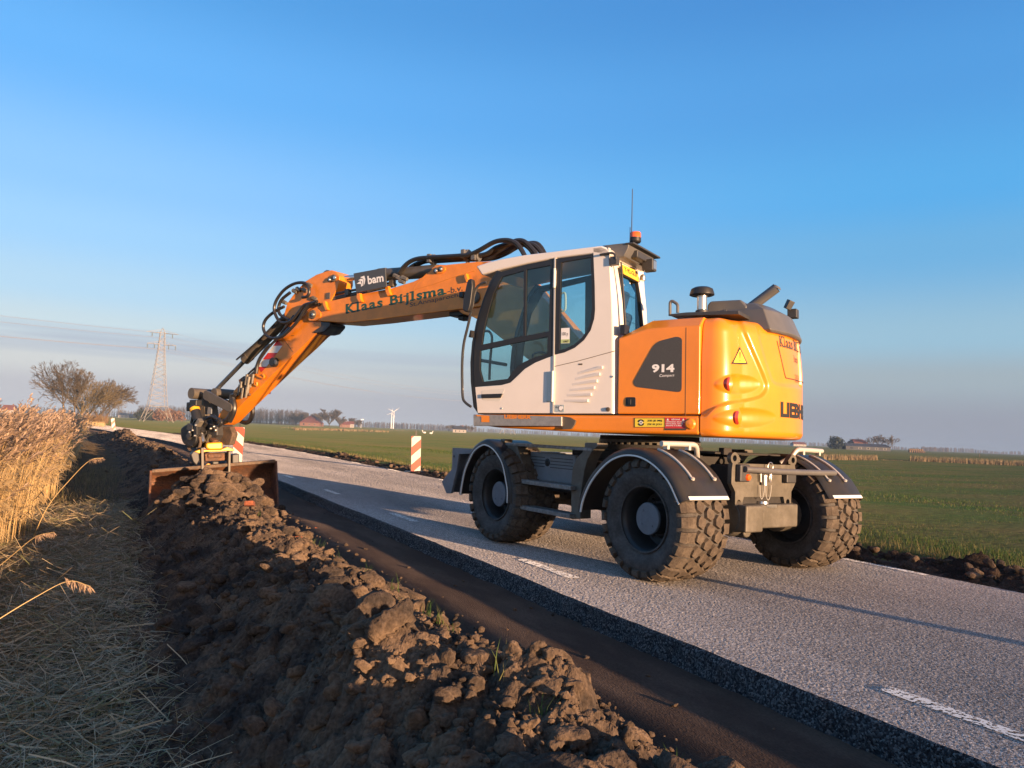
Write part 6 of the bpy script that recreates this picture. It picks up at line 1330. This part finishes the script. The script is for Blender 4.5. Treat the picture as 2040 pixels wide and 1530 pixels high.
# ---------------------------------------------------------------- wind turbines and a mast
M_TURB = mat('turbine_white', (.80, .78, .75), rough=.5)
def turbine(px_, dep, htop, rotor, rot, label):
    o = tag(empty('wind_turbine', place(px_, dep, -.5)), label, 'wind turbine', 'wind turbines on the horizon'); o.rotation_euler = (0, 0, -R(YAW)+.1)
    b = MB(); b.tube([(0,0,0), (0,0,htop)], [htop*.036, htop*.022], 12); b.build('tower', M_TURB, o)
    b = MB(); b.box((0,.02*htop,htop+.01*htop), (htop*.05, htop*.12, htop*.055)); nc = b.build('nacelle', M_TURB, o, bevel=.2)
    b = MB(); b.lathe([(0,-htop*.07),(htop*.022,-htop*.055),(htop*.028,-htop*.04)], (0,0,htop*1.01), (0,1,0), n=14); b.build('hub', M_TURB, o)
    for k in range(3):
        b = MB(); a = rot+k*2.0944; d = Vector((math.sin(a), 0, math.cos(a))); s = Vector((d.z, .25, -d.x)).normalized(); c = Vector((0, -htop*.05, htop*1.01)); n = 6; V = []
        for t, w_ in ((.03,.016),(.2,.042),(.5,.030),(.8,.018),(1,.006)):
            p = c+d*rotor*t; V += [p-s*rotor*w_*.4, p+Vector((0,.006*rotor,0)), p+s*rotor*w_, p-Vector((0,.006*rotor,0))]
        b.add(V, [(i*4+q, i*4+(q+1)%4, i*4+4+(q+1)%4, i*4+4+q) for i in range(4) for q in range(4)]); b.build('blade', M_TURB, o, smooth=60)
turbine(783, 1150, px_m(34, 1150), px_m(13.5, 1150), R(52), 'white wind turbine with stubby blades, nearer and taller of the two')
turbine(779, 1500, px_m(30, 1500), px_m(11, 1500), R(10), 'fainter wind turbine just behind and left of the white one')
o = tag(empty('lamp_mast', place(719, 800, -.5)), 'thin pale mast with a light head right of the red roofed farm', 'mast'); h_ = px_m(17, 800)
b = MB(); b.tube([(0,0,0),(0,0,h_)], [.22,.15], 8); b.build('pole', M_TURB, o); b = MB(); b.box((1.0,0,h_), (3.2,.5,.6)); b.build('lamp_head', M_TURB, o)

# ---------------------------------------------------------------- farms
M_TILE = mat('red_roof_tiles', (.17, .052, .034), rough=.8, var=.25, vscale=.5, fine=.2, bscale=3); M_BRICK = mat('brick_wall', (.22, .11, .075), rough=.9, var=.2, vscale=1); M_SLATE = mat('dark_roof', (.045, .047, .055), rough=.7, var=.2, vscale=.6); M_LWALL = mat('pale_wall', (.30, .28, .26), rough=.8); M_PANE = mat('dark_pane', (.03,.035,.04), rough=.2)
def farm(px_, dep, w_, d_, eave, ridge, hip, label, wall, roof, rz=0.0, cat='farmhouse', doors=3, chim=False, group=None):
    o = tag(empty('farm_building', place(px_, dep, -.5)), label, cat, group); o.rotation_euler = (0, 0, -R(YAW)+rz)
    b = MB(); b.box((0,0,eave/2-.2), (w_, d_, eave+.4)); b.build('wall', wall, o)
    b = MB(); e = .35; x1, y1 = w_/2+e, d_/2+e; rx = max(.1, w_/2-hip); V = [(-x1,-y1,eave-.1),(x1,-y1,eave-.1),(x1,y1,eave-.1),(-x1,y1,eave-.1),(-rx,0,ridge),(rx,0,ridge)]; b.add(V, [(0,1,5,4),(2,3,4,5),(1,2,5),(3,0,4),(3,2,1,0)]); rf_ = b.build('roof', roof, o)
    if chim:
        b = MB(); b.box((rx*.6,0,ridge+.1), (.8,.8,1.6)); b.build('chimney', M_BRICK, rf_)
    for k in range(doors):
        x = -w_/2+w_*(k+.7)/(doors+.4); b = MB(); b.box((x,-d_/2-.02,eave*.5), (w_*.07,.08,eave*.5)); f_w = b.build('window' if k else 'door', M_LWALL if k else M_PANE, o)
        if k: b = MB(); b.box((x,-d_/2-.08,eave*.5), (w_*.05,.06,eave*.4)); b.build('pane', M_PANE, f_w)
    return o
farm(621, 700, 17.5, 18, 3.2, 10.0, 6.9, 'large barn with a steep hipped red tile roof between bare trees', M_BRICK, M_TILE, .0, doors=3)
farm(686, 740, 10, 8, 2.8, 5.8, .6, 'small house with a red roof right of the big hipped barn', M_BRICK, M_TILE, .3, chim=True)
farm(699, 760, 6, 7, 3.6, 6.4, .2, 'narrow pale gabled house beside the small red roofed house', M_LWALL, M_TILE, .2, doors=2)
farm(915, 620, 11, 8, 2.6, 5.5, 1.0, 'dark roofed farmhouse with a pale wall just left of the cab sill', M_LWALL, M_SLATE, .1, chim=True)
farm(1723, 520, 30, 11, 2.6, 4.6, 1.0, 'long low dark barn right of the excavator, between trees', M_SLATE, M_SLATE, -.05, 'barn', 5)
farm(1708, 545, 10.5, 9, 5.2, 7.6, 1.2, 'red tiled roof rising behind the long dark barn', M_BRICK, M_TILE, .1, doors=2)
farm(1590, 900, 16, 9, 2.6, 5.2, 1.0, 'pale pinkish farm far off between the fender and the dark round tree', M_LWALL, M_TILE, .1)
farm(246, 950, 10, 9, 3, 6.0, .8, 'white walled farmhouse far off between the roadside trees and the pylon', M_LWALL, M_SLATE, .2)
farm(262, 960, 26, 9, 2.6, 5.4, .6, 'long blue grey barn left of the pylon', M_SLATE, M_SLATE, .1, 'barn')
farm(18, 560, 9, 7, 3, 6.6, .6, 'small white house whose gable shows above the reeds', M_LWALL, M_TILE, .3, chim=True)
# straw bales in a pile
bl = None
for i in range(15):
    q = place(1812+(i % 8)*4.1, 470+3*(i//8), -.5); b = MB(); b.lathe([(.0,-.6),(.58,-.6),(.66,-.52),(.66,.52),(.58,.6),(0,.6)], (0,0,0), (0,1,0), n=18)
    if bl is None: bl = b.build('bale', mat('straw_bale', (.22,.15,.10), rough=.95, var=.4, vscale=2)); o = bl
    else: o = bl.copy(); COL.objects.link(o)
    o.location = (q.x, q.y, q.z+.65+1.15*(i//8)); o.rotation_euler = (0, 0, .1*i); tag(o, 'round bale in the dark pile standing in the field right of the long barn', 'bale', 'bales piled in the field')

# ---------------------------------------------------------------- farm trees
GF = 'bare trees round the far farms'
f1 = make_tree(21, px_m(35, 690), 'tall bare tree with upright branches right of the red hipped barn', 5, .40, .25, (0,0,0), .12, .085, 3, M_TWIGD, group=GF, stems=9); f1.location = place(656, 690); f1.scale = (1.75, 1.75, 1.05)
f2 = make_tree(25, px_m(30, 520), 'tall bare tree beside the long dark barn, leftmost of its group', 4, .5, .18, (0,0,0), .18, .055, 3, M_TWIGD, group=GF, stems=5); f2.location = place(1733, 560)
for px_, dep, sc, rz, src, lab in ((1752, 535, 1.05, 1.2, f2, 'tall bare tree in the middle of the group beside the long dark barn'), (1773, 515, 1.0, 2.2, f2, 'tall bare tree at the right end of the long dark barn'), (1707, 600, .85, 3.1, f2, 'thin bare tree behind the red roof of the long barn'), (1716, 610, .7, 3.9, f2, 'small bare tree half hidden behind the long dark barn'),
    (590, 740, .72, .6, f1, 'bare tree left of the red hipped barn'), (607, 760, .80, 1.7, f1, 'bare tree showing over the left slope of the red hipped barn'), (632, 770, .78, 2.5, f1, 'bare tree behind the peak of the red hipped barn'), (677, 720, .62, 3.3, f1, 'low bare tree between the tall upright tree and the small red roofed house'), (702, 790, .60, 4.2, f1, 'round bare tree behind the narrow pale house'), (714, 800, .5, 5.0, f1, 'small bare tree left of the pale mast'),
    (893, 640, .55, .9, f2, 'bare tree left of the dark roofed farmhouse by the cab sill'), (905, 660, .62, 2.0, f2, 'bare tree behind the dark roofed farmhouse by the cab sill'), (926, 650, .66, 3.0, f2, 'bare tree right of the dark roofed farmhouse, touching the cab sill'), (938, 640, .55, 4.0, f2, 'bare tree nearest the cab sill')):
    o = copy_tree(src); o.location = place(px_, dep); o.rotation_euler = (0, 0, rz); o.scale = (sc*1.55, sc*1.55, sc*1.1); o['label'] = lab
def bush(px_, dep, h, w_, m, label, name='bush', cat='bush', group=None):
    rr_ = np.random.default_rng(int(px_)); n = 900; a = rr_.normal(size=(n, 3)); a /= np.linalg.norm(a, axis=1)[:, None]; r_ = rr_.random(n)**.35; P = a*r_[:, None]*np.array([w_/2, w_/2, h/2])*(1+.25*np.sin(a[:, :1]*5+a[:, 2:]*4)); P[:, 2] = np.maximum(P[:, 2]+h/2, .02)
    d = rr_.normal(size=(n, 3)); e = rr_.normal(size=(n, 3)); s = h*.07; V = np.stack([P+d*s, P+e*s, P-(d+e)*s*.6], 1).reshape(-1, 3); o = raw_mesh(name, V, np.arange(3*n).reshape(-1, 3), m); o.location = place(px_, dep); tag(o, label, cat, group); return o
M_EVER = mat('evergreen_leaves', (.022, .032, .020), rough=.8, var=.3, vscale=1); M_BRUSH = mat('brown_brush', (.20, .105, .06), rough=.9, var=.25, vscale=.8)
bush(1666, 520, 8.5, 10.5, M_EVER, 'dark round evergreen tree at the left end of the long barn', 'round_tree', 'tree')
for px_, dep, h, w_, m, lab in ((287, 420, 6.0, 9, M_EVER, 'dark evergreen bush behind the left foot of the pylon'), (322, 440, 6.4, 12, M_BRUSH, 'reddish brown bush between the legs of the pylon'), (346, 450, 7.0, 14, M_BRUSH, 'large reddish brown bush just right of the pylon'), (303, 450, 6.2, 11, M_BRUSH, 'brown bush behind the pylon, left of its middle')):
    bush(px_, dep, h, w_, m, lab, group='bushes round the pylon')
# woods: far rows that read as one mass
M_WOOD = mat('far_wood', (.105, .080, .062), rough=.95, var=.3, vscale=.02)
def wood(name, x0, x1, dep, h, n, m, dspread=40, prof=None, thick=.16):
    V = []; F = []; rnd = random.Random(int(x0+dep))
    for i in range(n):
        px_ = rnd.uniform(x0, x1); dd = dep+rnd.uniform(-dspread, dspread); w = place(px_, dd); hh = h*rnd.uniform(.72, 1.05)*(prof((px_-x0)/(x1-x0)) if prof else 1)*(1+.16*noise.noise(Vector((px_*.06, dep, 0)))+.10*noise.noise(Vector((px_*.25, dep, 0)))); th = thick*dep/700
        seg(V, F, w-Vector((0,0,.3)), w+Vector((0,0,hh*.8)), th*1.1, th*.5)
        for k in range(15):
            z = hh*rnd.uniform(.12, .85); a = rnd.uniform(0, 6.283); l_ = hh*.26*rnd.uniform(.4, 1)*(1.1-z/hh*.6); p = w+Vector((0,0,z)); seg(V, F, p, p+Vector((math.cos(a)*l_*.55, math.sin(a)*l_*.55, l_*.85)), th*.62, th*.28)
    return tag(raw_mesh(name, V, F, m), kind='stuff')
edge_ = lambda t: ss(0, .08, t)*ss(1, .93, t)*.5+.5
wood('bare_wood', 395, 612, 830, 19, 620, M_WOOD, prof=edge_)
wood('bare_wood', 268, 395, 900, 18.5, 260, M_WOOD, prof=edge_)
wood('far_wood', 700, 950, 1700, 15, 420, M_WOOD, 90, thick=.3)
wood('far_wood', -60, 280, 1250, 13, 380, M_WOOD, 90, thick=.25)
wood('far_wood', 940, 1660, 2600, 14, 620, M_WOOD, 150, thick=.4)
wood('far_wood', 1640, 2140, 2300, 15, 420, M_WOOD, 150, lambda t: .5+.5*abs(math.sin(t*9)), thick=.4)
wood('far_wood', 1835, 1890, 1500, 10, 70, M_WOOD, 30, thick=.3)
# dry reed along far ditches
M_DITCH = island_mat('ditch_reed', [(.17,.125,.075), (.25,.19,.12), (.13,.11,.06), (.31,.24,.16)], rough=.9)
def reed_strip(px0, px1, y0, y1, h, n, wid):
    P_ = []
    for i in range(n):
        t = rng.random(); g_ = ground((px0+(px1-px0)*t, y0+(y1-y0)*t+rng.normal(0, .35)), -.5); P_.append(g_[:])
    hg = rng.uniform(.6, 1.1, n)*h; tag(blades('ditch_reed', np.array(P_), hg, np.full(n, wid), hg*rng.uniform(.02, .22, n), M_DITCH), kind='stuff')
reed_strip(1640, 1748, 915.5, 916.5, .85, 1500, .07); reed_strip(1812, 2080, 918, 929.5, .95, 3200, .06); reed_strip(1750, 1812, 916.5, 918, .12, 200, .06)
reed_strip(585, 690, 856.5, 858, .8, 420, .3); reed_strip(680, 775, 858.5, 861, .9, 260, .25); reed_strip(560, 960, 853, 862, .4, 300, .25)
# two swans and a field post
M_SWAN = mat('swan_feathers', (.8,.78,.74), rough=.8)
for k, (px_, py_) in enumerate(((845, 864), (858.5, 865))):
    w = ground((px_, py_), -.5); b = MB(); prof_ = [(0,-.55),(.16,-.5),(.27,-.25),(.30,0),(.26,.25),(.12,.45),(0,.5)]; b.lathe(prof_, (0,0,.38), (1,0,0), n=14); b.tube(smooth_path([(.35,0,.5),(.55,0,.75),(.5,0,1.0),(.62,0,1.12),(.78,0,1.06)], 4), [.09]*12+[.06]*5, 8); o = b.build('swan', M_SWAN); o.location = w; o.scale = (1.25, 1.25, 1.15) if k == 0 else (1.1, 1.1, 1.0); o.rotation_euler = (0, 0, -R(YAW)+(0 if k else 3.0)); tag(o, 'white swan in the green field, left of the pair' if k == 0 else 'white swan in the green field, right of the pair', 'swan', 'swans in the field')
w = ground((1951, 912), -.5); b = MB(); b.box((0,0,.75), (.16,.16,1.5)); o = b.build('fence_post', M_BARK, None, bevel=.02); o.location = w; tag(o, 'lone dark wooden post in the field at far right', 'post')
# ---------------------------------------------------------------- reeds that stand out, bricks in the soil
def lone_reed(pts, lab, r_=.0028):
    o = tag(empty('reed_stalk', pts[0]), lab, 'reed', 'single reeds leaning over the verge'); p0 = Vector(pts[0]); b = MB(); P = smooth_path([Vector(p)-p0 for p in pts], 5); b.tube(P, [r_*(1.2-.6*k/len(P)) for k in range(len(P))], 5); b.build('stem', M_REED, o)
    V = []; F = []; tip = P[-1]; dr = (P[-1]-P[-4]).normalized(); sd0 = dr.cross(Vector((0,0,1))).normalized()
    for k in range(46):
        t = rng.random(); p = tip-dr*(.17*(1-t)); sg = rng.choice([-1, 1]); d = (dr*rng.uniform(.1, .7)+sd0*sg*rng.uniform(.0, .35)+Vector((0,0,-1))*rng.uniform(.35, 1.0)).normalized(); l_ = rng.uniform(.03, .085)*(1.1-.4*t); s = d.cross(dr).normalized()*.0042; k0 = len(V); V += [p[:], (p+d*l_*.5+s)[:], (p+d*l_)[:], (p+d*l_*.5-s)[:]]; F.append((k0, k0+1, k0+2, k0+3))
    raw_mesh('plume', V, F, M_PLUME, o); return o
lone_reed([at_depth((-90, 1290), 4.0), at_depth((0, 1232), 4.05), at_depth((70, 1190), 4.1), at_depth((135, 1158), 4.1), at_depth((180, 1168), 4.08)], 'long reed stalk with a drooping plume leaning in from the left edge')
lone_reed([at_depth((60, 1085), 9.5), at_depth((95, 1010), 9.4), at_depth((140, 955), 9.3), at_depth((178, 918), 9.2), at_depth((206, 912), 9.2)], 'tall reed stalk bending right out of the reed bed towards the bucket', .0045)
lone_reed([at_depth((-40, 1160), 6.5), at_depth((20, 1110), 6.5), at_depth((70, 1070), 6.5), at_depth((108, 1060), 6.5)], 'short reed stalk leaning over the straw below the reed bed', .0035)
M_BRK = mat('red_brick', (.33, .10, .045), rough=.9, var=.3, vscale=20, fine=.25)
for k, (px_, py_, s, lab) in enumerate(((636, 1062, .10, 'flat piece of red brick on the crest of the soil bank'), (497, 1008, .11, 'piece of red brick lying in front of the bucket'), (590, 1075, .07, 'small red brick piece on the bank'), (632, 1115, .05, 'chip of red brick near the trench edge'), (790, 1235, .05, 'reddish brick crumb beside the trench'))):
    w = ground((px_, py_), .0)
    for it in range(40):
        d_ = w.x-xo(w.y); zz = bank_z(min(-.9, max(-3.3, d_)), w.y); w = ground((px_, py_), zz)
    b = MB(); b.prism(rounded([(-s, -s*.5), (s*.8, -s*.6), (s, s*.4), (-s*.7, s*.6)], s*.1, 2), lambda x, y: (x, y, -s*.25), lambda x, y: (x*.92, y*.9, s*.3)); o = b.build('brick_fragment', M_BRK, None, bevel=.004); o.location = (w.x, w.y, zz+s*.25); o.rotation_euler = (.25*k-.3, .3-.1*k, k*1.3); tag(o, lab, 'brick', 'brick pieces in the soil')

# ---------------------------------------------------------------- the morning haze
HZ = 9400
b = MB(); b.box((0, 0, 19.8), (2*HZ, 2*HZ, 43.4)); hz_ = b.build('haze', bpy.data.materials.new('haze')); tag(hz_, kind='stuff')
m = hz_.data.materials[0]; m.use_nodes = True; n = m.node_tree.nodes; l = m.node_tree.links; n.clear(); o_ = n.new('ShaderNodeOutputMaterial'); v_ = n.new('ShaderNodeVolumePrincipled'); v_.inputs['Color'].default_value = (.28, .42, .64, 1); v_.inputs['Density'].default_value = .00027; v_.inputs['Anisotropy'].default_value = -0.2; l.new(v_.outputs[0], o_.inputs['Volume'])
